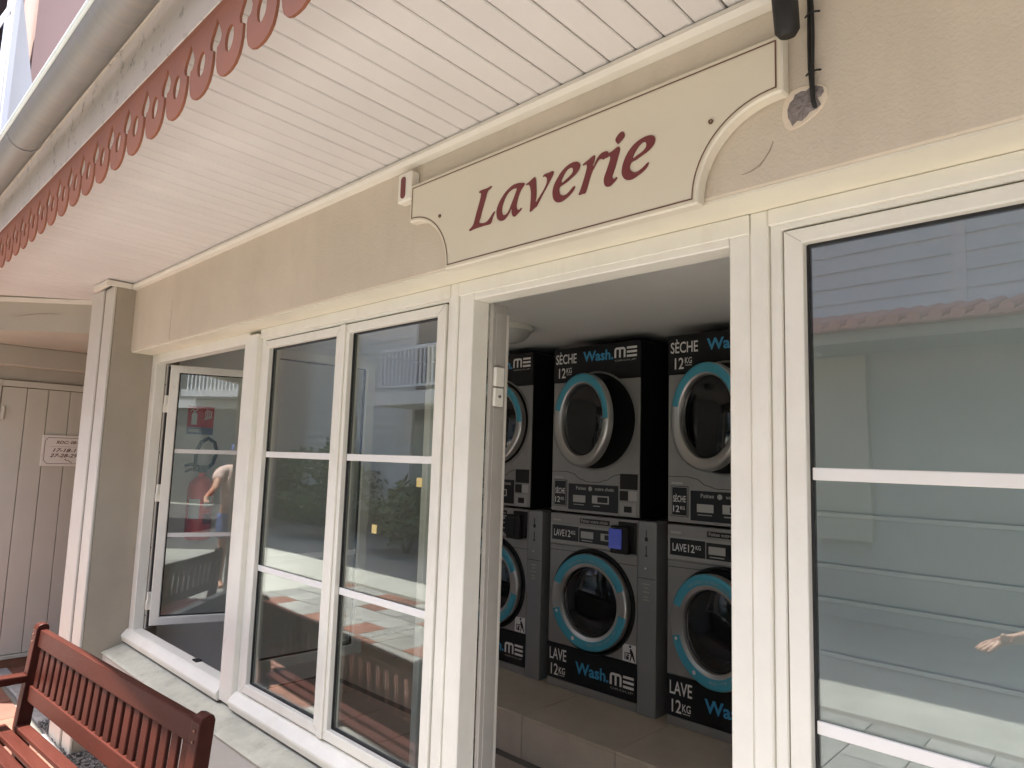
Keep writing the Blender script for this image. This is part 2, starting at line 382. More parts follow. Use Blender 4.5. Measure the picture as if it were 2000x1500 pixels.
# soffit: planks running out from the wall, sloping up slightly outwards
sx0, sx1 = -6.0, 3.0
SL = 0.026
def sz(y): return 2.632 + (WY - y) * SL
sof = MB().add([(sx0, WY, sz(WY) + 0.022), (sx1, WY, sz(WY) + 0.022), (sx1, -0.848, sz(-0.848) + 0.022), (sx0, -0.848, sz(-0.848) + 0.022),
                (sx0, WY, sz(WY) + 0.04), (sx1, WY, sz(WY) + 0.04), (sx1, -0.848, sz(-0.848) + 0.04), (sx0, -0.848, sz(-0.848) + 0.04)],
               [(0, 1, 2, 3), (7, 6, 5, 4), (0, 4, 5, 1), (1, 5, 6, 2), (2, 6, 7, 3), (3, 7, 4, 0)]).build('eave_soffit', 'crack', B)
PW = 0.0756
def plank(w):
    m = MB(); a = 0.003
    pr = [(0, 0.012), (0, a), (a, 0), (w - a, 0), (w, a), (w, 0.012)]
    m.prism([(x, -0.002, z) for x, z in pr], (0, -0.728, 0))
    return m
pk = plank(PW - 0.0042).build('plank', 'soffit', sof)
n = int((sx1 - sx0) / PW)
for i in range(n):
    o = pk if i == 0 else inst(pk, sof, name='plank')
    x = -1.224 - PW * round((-1.224 - sx0) / PW) + i * PW
    o.location = (x + (0.0006 if i % 2 else 0), WY, sz(WY) + random.uniform(-0.0006, 0.0006) + 0.002)
    o.rotation_euler = (-math.atan(SL), 0, 0)
# bead where wall and soffit meet
MB().prism([(-4.352, WY - 0.026, 2.6285), (-4.352, WY - 0.030, 2.615), (-4.352, WY - 0.022, 2.602), (-4.352, WY - 0.001, 2.597), (-4.352, WY - 0.001, 2.6285)], (7.5, 0, 0)).build('soffit_trim', 'trim', B)
# fascia, gutter
fa = MB().box(-6.6, 3.2, -0.862, -0.8505, 2.655, 2.84).build('fascia_board', 'fascia', B, 0.002)
GC = (-0.945, 2.804); GR = 0.0555
prof = [(GC[0] + GR * math.cos(a), GC[1] + GR * math.sin(a)) for a in [math.pi + math.pi * k / 14 for k in range(15)]]
pin = [(GC[0] + (GR - 0.002) * math.cos(a), GC[1] + (GR - 0.002) * math.sin(a)) for a in [math.pi * 2 - math.pi * k / 14 for k in range(15)]]
gu = MB().prism([(-6.7, y, z) for y, z in prof + pin], (9.9, 0, 0)).build('gutter', 'gutter', B, smooth=True)
MB().tube([(-6.7, GC[0] - GR - 0.002, GC[1] + 0.003), (3.2, GC[0] - GR - 0.002, GC[1] + 0.003)], 0.0085, 10).build('gutter_lip', 'lip', gu, smooth=True)
for gx in (-5.6, -4.3, -3.0, 0.2):
    MB().prism([(gx, y, z - 0.0035) for y, z in prof] + [(gx, y, z) for y, z in reversed(prof)], (0.025, 0, 0)).build('gutter_bracket', 'gutter', gu)
# roof behind the gutter
MB().prism([(-6.6, -0.955, 2.862), (-6.6, -0.955, 2.872), (-6.6, 3.0, 4.06), (-6.6, 3.0, 3.96), (-6.6, -0.85, 2.872)], (9.8, 0, 0)).build('roof', 'rooftile', B)

part('eave_fillet', (-6.6, 3.2, -0.952, -0.8508, 2.8405, 2.8615), 'fascia', fa)
# scalloped valance under the fascia
va = part('valance', (-6.4, 3.0, -0.8595, -0.8535, 2.6405, 2.6545), 'valance', B)
def scallop():
    p = 0.1478; t = 0.006; N = 10
    # half outline (x from 0 at slot axis to p/2 at tooth axis), z down from 0
    half = [(0.0, 0.0), (0.0, -0.020), (0.0105, -0.036), (0.0245, -0.056), (0.0300, -0.070), (0.0275, -0.082), (0.021, -0.089), (0.0105, -0.0915),
            (0.0095, -0.106), (0.0102, -0.122), (0.0145, -0.140), (0.022, -0.156), (0.036, -0.1685), (0.055, -0.1755), (p / 2, -0.177)]
    hc = (p / 2, -0.098); hr = 0.021; hz = 0.030
    K = len(half)
    hole = []
    # hole half: from top (angle 90) to bottom (-90) on the left side
    for k in range(K):
        a = math.pi / 2 + math.pi * k / (K - 1); hole.append((hc[0] + hr * math.cos(a), hc[1] + hz * math.sin(a)))
    outer = [(p / 2, 0.0)] + half      # top centre then slot side round to the tip
    # bridge outer (K+1) with hole (K): strip
    m = MB(); vs = []; fs = []
    O = [(p / 2, 0.0)] + half
    H = [hole[0]] + hole
    for sgn in (1, -1):
        mx = lambda x: x if sgn == 1 else p - x
        base = len(vs)
        for y in (-t, 0.0):
            for (x, z) in O: vs.append((mx(x), y, z))
            for (x, z) in H: vs.append((mx(x), y, z))
        k1 = len(O); F = 2 * k1
        for i in range(k1 - 1):
            fs += [(base + i, base + i + 1, base + k1 + i + 1, base + k1 + i), (base + F + i, base + F + k1 + i, base + F + k1 + i + 1, base + F + i + 1)]
            fs += [(base + k1 + i, base + k1 + i + 1, base + F + k1 + i + 1, base + F + k1 + i)]
            if i not in (1,): fs += [(base + i, base + F + i, base + F + i + 1, base + i + 1)]
    m.add(vs, fs)
    return m
sc = scallop().build('scallop', 'valance', va)
for i in range(58):
    o = sc if i == 0 else inst(sc, va, name='scallop')
    o.location = (-1.240 - 0.1478 * 0.5 - 0.1478 * 34 + i * 0.1478, -0.8535, 2.640)

# ---------------------------------------------------------------- windows
HEAD = 2.2255; SILL = 0.592
def cover(x0, x1, z0=SILL, z1=HEAD, y0=-0.014):
    return MB().box(x0, x1, y0, 0.06, z0, z1).build('mullion', 'frame', B, 0.003)
def sillbar(x0, x1, parent):
    MB().prism([(x0, -0.034, 0.604), (x0, -0.034, 0.612), (x0, -0.012, 0.638), (x0, -0.001, 0.645), (x0, 0.06, 0.645), (x0, 0.06, 0.578), (x0, -0.026, 0.578)], (x1 - x0, 0, 0)).build('sill', 'frame', parent, 0.002)
    MB().box(x0, x1, -0.022, 0.05, 0.5735, 0.5775).build('sill_seal', 'seam', parent)
    for k in (0.14, 0.86):
        xx = x0 + (x1 - x0) * k; MB().lathe([(0.0, -0.0030), (0.0042, -0.003), (0.0042, 0.004)], (xx, -0.0085, 0.631), 'y', 10).build('drain_hole', 'gasket', parent)
def sash(parent, x0, x1, z0, z1, y0=-0.002, st=0.041, bars=True, name='sash', glass=True, depth=0.048):
    s = ring(MB(), x0, x1, z0, z1, st, st, st * 0.8, st * 0.85, y0, y0 + depth).build(name, 'frame', parent, 0.0035, seg=2)
    gx0, gx1, gz0, gz1 = x0 + st, x1 - st, z0 + st * 0.85, z1 - st * 0.8
    for (xa, za, xb, zb) in ((x0, z0, gx0, gz0), (x1, z0, gx1, gz0), (x0, z1, gx0, gz1), (x1, z1, gx1, gz1)):
        d_ = Vector((xb - xa, 0, zb - za)); n_ = Vector((-d_.z, 0, d_.x)).normalized() * 0.0006
        MB().obox(((xa + xb) / 2, y0 - 0.0001, (za + zb) / 2), d_ * 0.42, (0, 0.0004, 0), n_).build('mitre_joint', 'alu', s)
    return s, (gx0, gx1, gz0, gz1)
def glaze(parent, rc, y, bars=True):
    gx0, gx1, gz0, gz1 = rc
    ring(MB(), gx0 - 0.002, gx1 + 0.002, gz0 - 0.002, gz1 + 0.002, 0.007, 0.007, 0.007, 0.007, y - 0.004, y + 0.012).build('gasket', 'gasket', parent)
    MB().box(gx0 + 0.001, gx1 - 0.001, y, y + 0.006, gz0 + 0.001, gz1 - 0.001).build('pane', 'glass', parent)
    if bars:
        for zc in (1.661, 1.174):
            MB().box(gx0 + 0.0052, gx1 - 0.0052, y - 0.007, y - 0.001, zc - 0.0125, zc + 0.0125).build('glazing_bar', 'bar', parent, 0.0015)

# bay 1: opening with two leaves swung inwards
w1 = ring(MB(), -4.352, -3.069, 0.58, HEAD, 0.070, 0.034, 0.052, 0.066, 0.002, 0.06).build('window', 'frame', B, 0.003)
sillbar(-4.352, -3.069, w1)
# grey rebate with hinge plates seen inside the left jamb
MB().box(-4.2815, -4.262, 0.0605, 0.10, 0.645, 2.174).build('rebate', 'alu', w1, 0.002)
MB().box(-4.262, -4.250, 0.066, 0.094, 0.66, 2.16).build('rebate_groove', 'gasket', w1)
def leaf(hx, hy, ang, W, z0, z1, flip, zc=(1.661, 1.174)):
    """casement leaf hinged at (hx, hy); its width runs along direction ang"""
    lf = MB(); sgn = 1
    s, rc = None, None
    ob = ring(MB(), 0, W, z0, z1, 0.05, 0.05, 0.044, 0.046, -0.024, 0.024).build('open_leaf', 'frame', w1, 0.004, seg=2)
    rcx = (0.05, W - 0.05, z0 + 0.046, z1 - 0.044)
    glaze(ob, rcx, 0.0)
    # edge seal on the inner face
    ring(MB(), 0.004, W - 0.004, z0 + 0.004, z1 - 0.004, 0.006, 0.006, 0.006, 0.006, 0.0242, 0.028).build('leaf_seal', 'gasket', ob)
    ob.location = (hx, hy, 0); ob.rotation_euler = (0, 0, ang)
    return ob
lf1 = leaf(-4.246, 0.075, math.atan2(0.916, 0.40), 0.585, 0.668, 2.168, 1)
lf2 = leaf(-3.075, 0.10, math.atan2(0.99, 0.05), 0.585, 0.668, 2.168, 1)
for hz in (1.93, 1.41, 0.80):
    MB().box(-4.263, -4.240, 0.052, 0.080, hz - 0.045, hz + 0.005).build('hinge', 'frame', w1, 0.002)
    MB().box(-4.250, -4.226, 0.050, 0.072, hz + 0.005, hz + 0.055).build('hinge', 'frame', w1, 0.002)
for hz in (2.05, 1.65, 1.1, 0.72):
    MB().lathe([(0.0, -0.002), (0.004, -0.002), (0.004, 0.003)], (-4.271, 0.0595, hz), 'y', 8).build('screw', 'gasket', w1)
MB().box(-3.50, -3.452, 0.03, 0.0598, 0.6452, 0.652).build('latch_plate', 'gasket', w1)
cover(-3.067, -2.946, 0.585, 2.205, -0.020)
# bay 2 and 3: one frame, two closed sashes
w2 = ring(MB(), -2.946, -1.634, 0.58, HEAD, 0.038, 0.018, 0.053, 0.066, 0.004, 0.06).build('window', 'frame', B, 0.003)
sillbar(-2.946, -1.634, w2)
ring(MB(), -2.908, -1.652, 0.646, 2.1725, 0.006, 0.006, 0.006, 0.006, 0.012, 0.05).build('sash_seal', 'seam', w2)
for a, b in ((-2.9035, -2.2665), (-2.2615, -1.6565)):
    s_, rc = sash(w2, a, b, 0.654, 2.1665, st=0.0425)
    glaze(s_, rc, 0.022)
part('meeting_bead', (-2.2725, -2.2385, -0.010, -0.0025, 0.655, 2.166), 'frame', w2, 0.002)
part('meeting_seam', (-2.2658, -2.2622, -0.0015, 0.03, 0.656, 2.165), 'seam', w2)
part('head_bead', (-2.945, -1.635, -0.006, 0.0035, 2.183, 2.2245), 'frame', w2, 0.002)
cover(-1.6335, -1.596, 0.08, HEAD, -0.006)
# doorway frame
d1 = MB()
for bx in ((-1.5945, -1.529, 0.0, 0.07, 0.08, HEAD), (-0.685, -0.6355, 0.0, 0.07, 0.08, HEAD), (-1.5285, -0.6855, 0.0, 0.07, 2.1615, HEAD)): d1.box(*bx)
dw = d1.build('doorway', 'frame', B, 0.003)
part('head_bead', (-1.5945, -0.6355, -0.007, -0.0005, 2.180, 2.2245), 'frame', dw, 0.002)
# door hinge side: rebate seen edge-on
part('rebate', (-1.5285, -1.512, 0.0705, 0.135, 0.10, 2.16), 'alu', dw, 0.002)
part('rebate_strip', (-1.5115, -1.5085, 0.084, 0.118, 1.965, 2.135), 'alu', dw, 0.001)
part('rebate_strip', (-1.5115, -1.5085, 0.084, 0.118, 0.12, 1.83), 'alu', dw, 0.001)
part('door_hinge', (-1.5115, -1.498, 0.078, 0.118, 1.898, 1.958), 'frame', dw, 0.003)
part('door_hinge', (-1.5115, -1.500, 0.078, 0.118, 1.835, 1.893), 'frame', dw, 0.003)
MB().lathe([(0, -0.003), (0.004, -0.003), (0.004, 0.003)], (-1.4985, 0.098, 1.866), 'x', 8).build('screw', 'gasket', dw)
part('threshold', (-1.5285, -0.6855, -0.02, 0.10, 0.02, 0.098), 'concrete', dw, 0.004)
# glazed door leaf folded back inside, behind the closed window
dl = ring(MB(), 0, 0.80, 0.115, 2.15, 0.075, 0.075, 0.075, 0.16, -0.02, 0.02).build('door_leaf', 'frame', dw, 0.004)
MB().box(0.076, 0.724, -0.003, 0.003, 0.276, 2.074).build('pane', 'glass', dl)
dl.location = (-1.56, 0.17, 0); dl.rotation_euler = (0, 0, R(158))
cover(-0.634, -0.5945, 0.545, HEAD, -0.006)
# big window at the right
w4 = ring(MB(), -0.594, 1.2, 0.58, HEAD, 0.027, 0.03, 0.050, 0.066, 0.003, 0.06).build('window', 'frame', B, 0.003)
sillbar(-0.594, 1.2, w4)
part('head_bead', (-0.5935, 1.1995, -0.007, 0.0025, 2.188, 2.2245), 'frame', w4, 0.002)
ring(MB(), -0.567, 1.170, 0.646, 2.1755, 0.005, 0.005, 0.005, 0.005, 0.012, 0.05).build('sash_seal', 'seam', w4)
s_, rc = sash(w4, -0.5625, 1.165, 0.654, 2.1705, st=0.0405)
glaze(s_, rc, 0.022)
cover(1.2005, 1.26, 0.545, HEAD, -0.006)
up2 = part('end_wall', (1.2605, 3.2, 0.0, 0.12, 0.53, 2.225), 'wall', B)

# ---------------------------------------------------------------- the room inside
FZ = 0.10; CZ = 2.455
part('room_floor', (-4.45, -0.62, 0.10, 2.75, -0.02, FZ), 'grout', B)
rf = bpy.data.objects['room_floor']
ft = MB().box(0, 0.394, 0, 0.394, 0, 0.006).build('floor_tile', 'floortile', rf, 0.001)
k = 0
for i in range(9):
    for j in range(3):
        o = ft if k == 0 else inst(ft, rf, name='floor_tile'); k += 1
        o.location = (-4.40 + i * 0.4, 0.145 + j * 0.4, FZ)
part('room_ceiling', (-4.47, -0.60, 0.162, 2.80, CZ, CZ + 0.05), 'inceil', B)
part('ceiling_edge', (-4.47, -0.60, 0.061, 0.1615, 2.236, CZ + 0.05), 'inceil', B)
part('room_wall', (-4.55, -4.45, 0.101, 2.80, 0.0, CZ + 0.05), 'inwall', B)
part('room_wall', (-4.55, -0.55, 2.75, 2.85, 0.0, CZ + 0.05), 'inwall', B)
part('room_wall', (-0.62, -0.55, 0.30, 2.75, 0.0, CZ + 0.05), 'inwall', B)
pt_ = part('partition', (-0.634, 3.2, 0.27, 0.299, 0.0, CZ + 0.05), 'partition', B)
for z0_, z1_ in ((0.0, 1.256), (1.259, 1.376), (1.379, 1.452), (1.455, 1.569), (1.572, 2.455)):
    part('partition_panel', (-0.62, 3.19, 0.262, 0.2695, z0_ + 0.001, z1_), 'partition', pt_)
    part('panel_bead', (-0.62, 3.19, 0.2575, 0.2615, z1_ - 0.006, z1_ + 0.004), 'bead', pt_, 0.001)
ph = part('machine_plinth', (-4.449, -0.621, 1.412, 2.749, FZ + 0.0005, 0.305), 'grout', B)
pt = MB().box(0, 0.596, 0, 0.655, 0, 0.014).build('plinth_tile', 'plinthtile', ph, 0.002)
pf = MB().box(0, 0.596, -0.012, 0, 0, 0.205).build('plinth_tile', 'plinthtile', ph, 0.002)
for i in range(6):
    for j in range(2):
        o = pt if (i == 0 and j == 0) else inst(pt, ph, name='plinth_tile'); o.location = (-4.35 + i * 0.6, 1.402 + j * 0.66, 0.3055)
    o = pf if i == 0 else inst(pf, ph, name='plinth_tile'); o.location = (-4.35 + i * 0.6, 1.411, 0.1005)

# damage on the wall near the camera bracket
def blob(cx, cz, rx, rz, seed, n=26, jag=0.25):
    rnd = random.Random(seed); return [(cx + rx * math.cos(a) * (1 + rnd.uniform(-jag, jag)), cz + rz * math.sin(a) * (1 + rnd.uniform(-jag, jag))) for a in [2 * math.pi * k / n for k in range(n)]]
sm = [(-0.512, 2.382), (-0.506, 2.40), (-0.495, 2.409), (-0.478, 2.412), (-0.46, 2.409), (-0.44, 2.405), (-0.426, 2.392), (-0.425, 2.373), (-0.434, 2.358), (-0.446, 2.346), (-0.462, 2.337), (-0.480, 2.330), (-0.498, 2.328), (-0.508, 2.338), (-0.514, 2.36)]
pch = MB().prism([(x, WY - 0.0025, z) for x, z in sm], (0, 0.003, 0)).build('filler_patch', 'filler', B, 0.001)
ch = [(-0.502, 2.372), (-0.497, 2.385), (-0.490, 2.390), (-0.487, 2.398), (-0.474, 2.401), (-0.466, 2.398), (-0.459, 2.402), (-0.449, 2.404), (-0.441, 2.399), (-0.434, 2.395), (-0.432, 2.385), (-0.438, 2.377), (-0.445, 2.378), (-0.441, 2.369), (-0.438, 2.361), (-0.446, 2.355), (-0.459, 2.353), (-0.465, 2.346), (-0.474, 2.340), (-0.483, 2.343), (-0.493, 2.335), (-0.496, 2.345), (-0.501, 2.355)]
m_ = MB(); c_ = (-0.468, WY - 0.0012, 2.370); rnd = random.Random(3)
pts = [(x, WY - 0.0032, z) for x, z in ch]; mid = [((x + c_[0]) / 2 + rnd.uniform(-.003, .003), WY - 0.0032 - rnd.uniform(0, 0.004), (z + c_[2]) / 2 + rnd.uniform(-.003, .003)) for x, _, z in pts]
nn = len(pts); m_.add(pts + mid + [(c_[0], WY - 0.004, c_[2])], [(i, (i + 1) % nn, nn + (i + 1) % nn, nn + i) for i in range(nn)] + [(nn + i, nn + (i + 1) % nn, 2 * nn) for i in range(nn)])
m_.build('bare_mortar', 'chip', pch)
MB().tube([(-0.532, WY - 0.0004, 2.318), (-0.538, WY - 0.0004, 2.302), (-0.548, WY - 0.0004, 2.288), (-0.560, WY - 0.0004, 2.275), (-0.578, WY - 0.0004, 2.268), (-0.598, WY - 0.0004, 2.266)], [0.0006, 0.0014, 0.0012, 0.002, 0.0013, 0.0005], 6).build('crack', 'wallcrack', B)
MB().tube([(-3.75, WY - 0.0003, 2.24), (-3.752, WY - 0.0003, 2.34), (-3.749, WY - 0.0003, 2.46)], [0.0012, 0.0008, 0.0004], 6).build('crack', 'wallcrack', B)

# ================================================================== SIGN
SG = thing('shop_sign', 'cream board with scooped lower corners reading Laverie above the doorway', 'sign', (-1.085, -0.155, 2.31))
def sign_outline(off):
    """border at off = 0, outer edge at off > 0; local coords about (-1.085, 2.31)"""
    hw = 0.575 + off; top = 0.196 + off; r = 0.181 - off * 0.9; zb = -0.083 - off; zc = -0.083
    xc = 0.575
    P = [(-hw, top), (-hw, zc + 0.181 - off * 0.9 if off == 0 else math.sqrt(max(0, r * r)) + zc)]
    pts = []
    # right scoop centre (xc, zc): from (hw, z) to (xc - r, zb)
    a0 = math.acos(min(1, (hw - xc) / r)); a1 = math.pi + math.asin(min(1, (zc - zb) / r))
    arc = [(xc + r * math.cos(a), zc + r * math.sin(a)) for a in [a0 + (a1 - a0) * k / 18 for k in range(19)]]
    right = [(hw, top)] + arc
    left = [(-x, z) for x, z in reversed(right)]
    return right + left        # clockwise from top right down to the bottom, then up the left
o1 = sign_outline(0.012); o0 = sign_outline(0.001); oi = sign_outline(-0.0022)
nn = len(o1)
bm_ = MB(); bm_.add([(x, 0, z) for x, z in o1], [tuple(range(nn))])
panel = MB().prism([(x, 0.0, z) for x, z in o1], (0, 0.034, 0)).build('panel', 'signface', SG, 0.004)
panel.data.materials.append(M['signedge'])
for p in panel.data.polygons:
    if abs(p.normal.y) < 0.95: p.material_index = 1
bl = MB(); bl.add([(x, -0.0012, z) for x, z in o0] + [(x, -0.0012, z) for x, z in oi], [(i, (i + 1) % nn, nn + (i + 1) % nn, nn + i) for i in range(nn)])
bl.build('border_line', 'brown', SG)
GLYPHS = [('L',[[-3027,4,-2956,63,-2875,127,-2818,249,-2755,442,-2681,633,-2618,811,-2588,923,-2591,976,-2622,1006,-2670,1018,-2658,1052,-2600,1067,-2455,1067,-2312,1073,-2161,1077,-2179,1045,-2248,1012,-2298,988,-2336,939,-2381,810,-2444,649,-2517,460,-2579,268,-2614,143,-2550,111,-2467,95,-2365,94,-2285,119,-2207,174,-2130,251,-2054,313,-2004,316,-2022,269,-2077,181,-2118,74,-2140,28,-2168,6,-2259,1,-2442,9,-2648,3,-2836,0]]),('a',[[-921,831,-928,784,-981,735,-1043,674,-1104,571,-1155,443,-1187,324,-1187,240,-1162,178,-1124,148,-1087,146,-1051,172,-1015,184,-1004,147,-1039,114,-1120,63,-1202,12,-1257,-3,-1315,25,-1355,90,-1371,158,-1376,230,-1399,221,-1453,149,-1516,79,-1590,18,-1666,-8,-1763,-4,-1853,42,-1915,114,-1939,206,-1945,323,-1911,431,-1847,545,-1754,651,-1642,752,-1511,833,-1380,884,-1248,898,-1098,882,-986,853],[-1205,752,-1281,779,-1356,778,-1469,743,-1580,650,-1670,515,-1723,385,-1733,272,-1714,196,-1673,144,-1614,130,-1539,155,-1475,225,-1422,311,-1360,424,-1290,548,-1238,662]]),('v',[[-872,755,-864,788,-801,806,-695,854,-607,892,-568,899,-538,859,-510,693,-494,496,-494,345,-497,216,-442,264,-341,374,-240,484,-158,612,-143,690,-149,752,-181,795,-226,821,-283,823,-279,849,-222,880,-78,881,35,890,76,862,68,807,26,738,-56,625,-154,503,-287,333,-404,172,-471,87,-541,63,-610,25,-672,-6,-713,12,-705,68,-697,190,-685,353,-685,491,-708,621,-744,714,-781,749,-827,757]]),('e',[[55,262,61,389,107,522,194,643,310,771,466,871,621,922,776,921,872,880,925,810,914,727,859,649,765,581,651,526,517,468,380,425,292,393,274,333,286,250,328,192,398,158,477,154,564,187,659,248,734,299,773,296,765,244,709,172,605,97,490,40,373,6,264,9,172,48,100,122],[348,505,394,636,460,729,547,792,644,804,693,771,699,702,667,647,591,598,475,542]]),('r',[[893,47,911,89,983,241,1053,423,1106,579,1131,680,1124,736,1092,758,1008,759,1022,797,1081,819,1210,866,1320,911,1366,905,1367,843,1342,743,1317,650,1379,732,1467,844,1556,901,1645,915,1735,897,1760,874,1750,820,1684,764,1667,739,1631,726,1586,744,1541,764,1487,754,1425,695,1363,614,1292,511,1231,374,1179,219,1127,79,1100,37,1006,41]]),('i',[[1780,838,1859,855,1962,898,2049,914,2087,875,2088,807,2052,699,2003,549,1945,387,1895,266,1884,210,1914,171,1957,167,2000,188,2023,179,2013,144,1942,82,1838,20,1760,19,1697,50,1652,123,1641,216,1666,315,1725,449,1784,598,1817,709,1808,749,1764,755,1691,743,1722,786],[1959,1118,2001,1180,2078,1238,2146,1253,2198,1206,2216,1133,2183,1076,2107,1018,2039,984,1986,1034]]),('e',[[2145,241,2151,357,2192,494,2274,647,2390,774,2538,868,2701,918,2846,925,2958,898,3019,845,3035,775,3015,696,2945,617,2834,550,2689,500,2543,449,2411,415,2379,366,2371,295,2406,226,2481,173,2563,160,2661,190,2757,242,2837,291,2872,295,2861,240,2806,170,2694,101,2564,51,2433,14,2317,29,2223,87,2172,160],[2451,517,2492,611,2565,705,2654,780,2743,807,2792,773,2803,711,2769,643,2672,585,2558,547]])]

for ch_, loops in GLYPHS:
    cu = bpy.data.curves.new('g', 'CURVE'); cu.dimensions = '2D'; cu.fill_mode = 'BOTH'; cu.extrude = 0.0004; cu.resolution_u = 3
    for q in loops:
        n_ = len(q) // 2; sp = cu.splines.new('BEZIER'); sp.bezier_points.add(n_ - 1); sp.use_cyclic_u = True
        for i in range(n_):
            bp_ = sp.bezier_points[i]; bp_.co = (q[2 * i] / 1e4, q[2 * i + 1] / 1e4, 0); bp_.handle_left_type = bp_.handle_right_type = 'AUTO'
    ob = bpy.data.objects.new('g', cu); COL.objects.link(ob); bpy.context.view_layer.update()
    dg = bpy.context.evaluated_depsgraph_get(); me = bpy.data.meshes.new_from_object(ob.evaluated_get(dg)); bpy.data.objects.remove(ob)
    for v in me.vertices: v.co = (v.co.x, -0.0015 - v.co.z, v.co.y)
    me.materials.clear(); me.materials.append(M['maroon']); me.name = 'letter'
    link(bpy.data.objects.new('letter', me), SG)
for sx in (-0.436, 0.437):
    MB().lathe([(0.0028, -0.0012), (0.0028, -0.003), (0.0052, -0.003), (0.0052, -0.0005)], (sx, 0, 0.074), 'y', 14).build('screw', 'brown', SG)

# ================================================================== CAMERA, CALL BOX
SC = thing('security_camera', 'black bullet security camera hanging under the eave at the top right', 'camera', (-0.47, -0.12, 2.61), ws=True)
body = MB().tube([(-0.4705, -0.215, 2.60), (-0.4735, -0.2, 2.55), (-0.4755, -0.185, 2.495), (-0.476, -0.183, 2.485)], [0.0225, 0.0235, 0.0225, 0.015], 20).build('housing', 'black', SC, smooth=True)
MB().lathe([(0.0, 0.0), (0.03, 0.0), (0.03, 0.012), (0.012, 0.02), (0.012, 0.05)], (-0.468, -0.19, 2.585), 'z', 18).build('mount', 'black', SC, smooth=True)
CB = thing('wall_cable', 'black cable looping down the wall into a patch of broken plaster', 'cable', (-0.452, -0.125, 2.36), ws=True)
MB().tube([(-0.455, -0.128, 2.62), (-0.455, -0.127, 2.56), (-0.4565, -0.126, 2.50), (-0.456, -0.127, 2.44), (-0.4535, -0.126, 2.40), (-0.4515, -0.127, 2.372), (-0.450, -0.121, 2.360)], 0.0042, 8).build('cable', 'black', CB, smooth=True)
MB().tube([(-0.452, -0.129, 2.62), (-0.449, -0.13, 2.56), (-0.4475, -0.132, 2.50), (-0.4485, -0.134, 2.44), (-0.449, -0.134, 2.40), (-0.449, -0.131, 2.372), (-0.449, -0.122, 2.358)], 0.0036, 8).build('cable', 'black', CB, smooth=True)
for zz in (2.545, 2.425):
    MB().tube([(-0.462, -0.130, zz), (-0.452, -0.138, zz), (-0.441, -0.134, zz + 0.002), (-0.435, -0.128, zz + 0.003)], 0.0020, 6).build('cable_clip', 'black', CB)
BX = thing('alarm_box', 'small cream wall box with a red mark beside the Laverie board', 'box', (-1.70, -0.12, 2.47), ws=True)
part('casing', (-1.741, -1.672, -0.155, WY - 0.0005, 2.475, 2.572), 'trim', BX, 0.004)
MB().prism([(-1.711 + 0.0115 * math.cos(a), -0.1575, 2.522 + (0.024 if math.sin(a) > 0 else -0.024) + 0.0115 * math.sin(a)) for a in [2 * math.pi * k / 20 for k in range(20)]], (0, 0.003, 0)).build('red_mark', 'maroon', BX)

# ================================================================== MACHINES
def disc_arc(r0, r1, y, a0, a1, seg=28):
    m = MB(); vs = []; fs = []
    for k in range(seg + 1):
        a = a0 + (a1 - a0) * k / seg; vs += [(r0 * math.cos(a), y, r0 * math.sin(a)), (r1 * math.cos(a), y - 0.0006, r1 * math.sin(a))]
    for k in range(seg): fs.append((2 * k, 2 * k + 1, 2 * k + 3, 2 * k + 2))
    return m.add(vs, fs)
def me_logo(parent, x, z, w, h):
    """heavy squared M and three-bar E"""
    m = MB(); t = h * 0.2; wm = w * 0.50; r = h * 0.22; y0, y1 = -0.0012, -0.0004
    c = [(0, 0), (0, h - r)] + [(r - r * math.cos(a), h - r + r * math.sin(a)) for a in (0.4, 0.8, 1.2)] + [(r, h), (wm - r, h)] + [(wm - r + r * math.sin(a), h - r + r * math.cos(a)) for a in (0.4, 0.8, 1.2)] + [(wm, h - r), (wm, 0), (wm - t, 0), (wm - t, h - r - t * .2), (wm - r * .9 - t * .4, h - t), (wm / 2 + t / 2, h - t), (wm / 2 + t / 2, 0), (wm / 2 - t / 2, 0), (wm / 2 - t / 2, h - t), (r * .9 + t * .4, h - t), (t, h - r - t * .2), (t, 0)]
    m.prism([(x + a, y0, z + b) for a, b in c], (0, 0.0006, 0))
    xe = x + wm + w * 0.07; we = w - wm - w * 0.07
    for zz in (0, 0.4, 0.8): m.box(xe, xe + we, y0, y0 + 0.0006, z + h * zz, z + h * zz + t)
    m.build('logo_lettering', 'white', parent)
    text('GROUP', h * 0.17, 'pale', parent, (x + w * 0.02, -0.001, z - h * 0.36), width=w * 0.96)

def ring_door(parent, R0, glassR, name='door'):
    """round porthole door centred on its own origin, facing -y; returns the ring"""
    d = MB().lathe([(R0, 0.0), (R0, -0.028), (R0 - 0.003, -0.037), (R0 - 0.009, -0.0425), (R0 - 0.018, -0.0440), (glassR + 0.014, -0.0340), (glassR + 0.004, -0.030), (glassR, -0.022), (glassR, 0.0)], (0, 0, 0), 'y', 64).build(name, 'chrome', parent, smooth=True)
    MB().lathe([(0.0, -0.030), (glassR * 0.5, -0.028), (glassR * 0.85, -0.020), (glassR - 0.001, -0.010)], (0, 0, 0), 'y', 48).build('door_glass', 'doorglass', d, smooth=True)
    return d
def sticker_arc(parent, R0, glassR, a0, a1, inn=0.024):
    """vinyl band following the sloping face of the ring"""
    zz_ = -0.0440 + 0.0100 * (R0 - 0.018 - glassR - inn) / (R0 - 0.032 - glassR)
    prof = [(R0 - 0.0028, -0.0384), (R0 - 0.0090, -0.0434), (R0 - 0.018, -0.0449), (glassR + inn, zz_ - 0.0009)]
    return MB().lathe(prof, (0, 0, 0), 'y', 40, a0, a1).build('blue_band', 'bluering', parent, smooth=True)

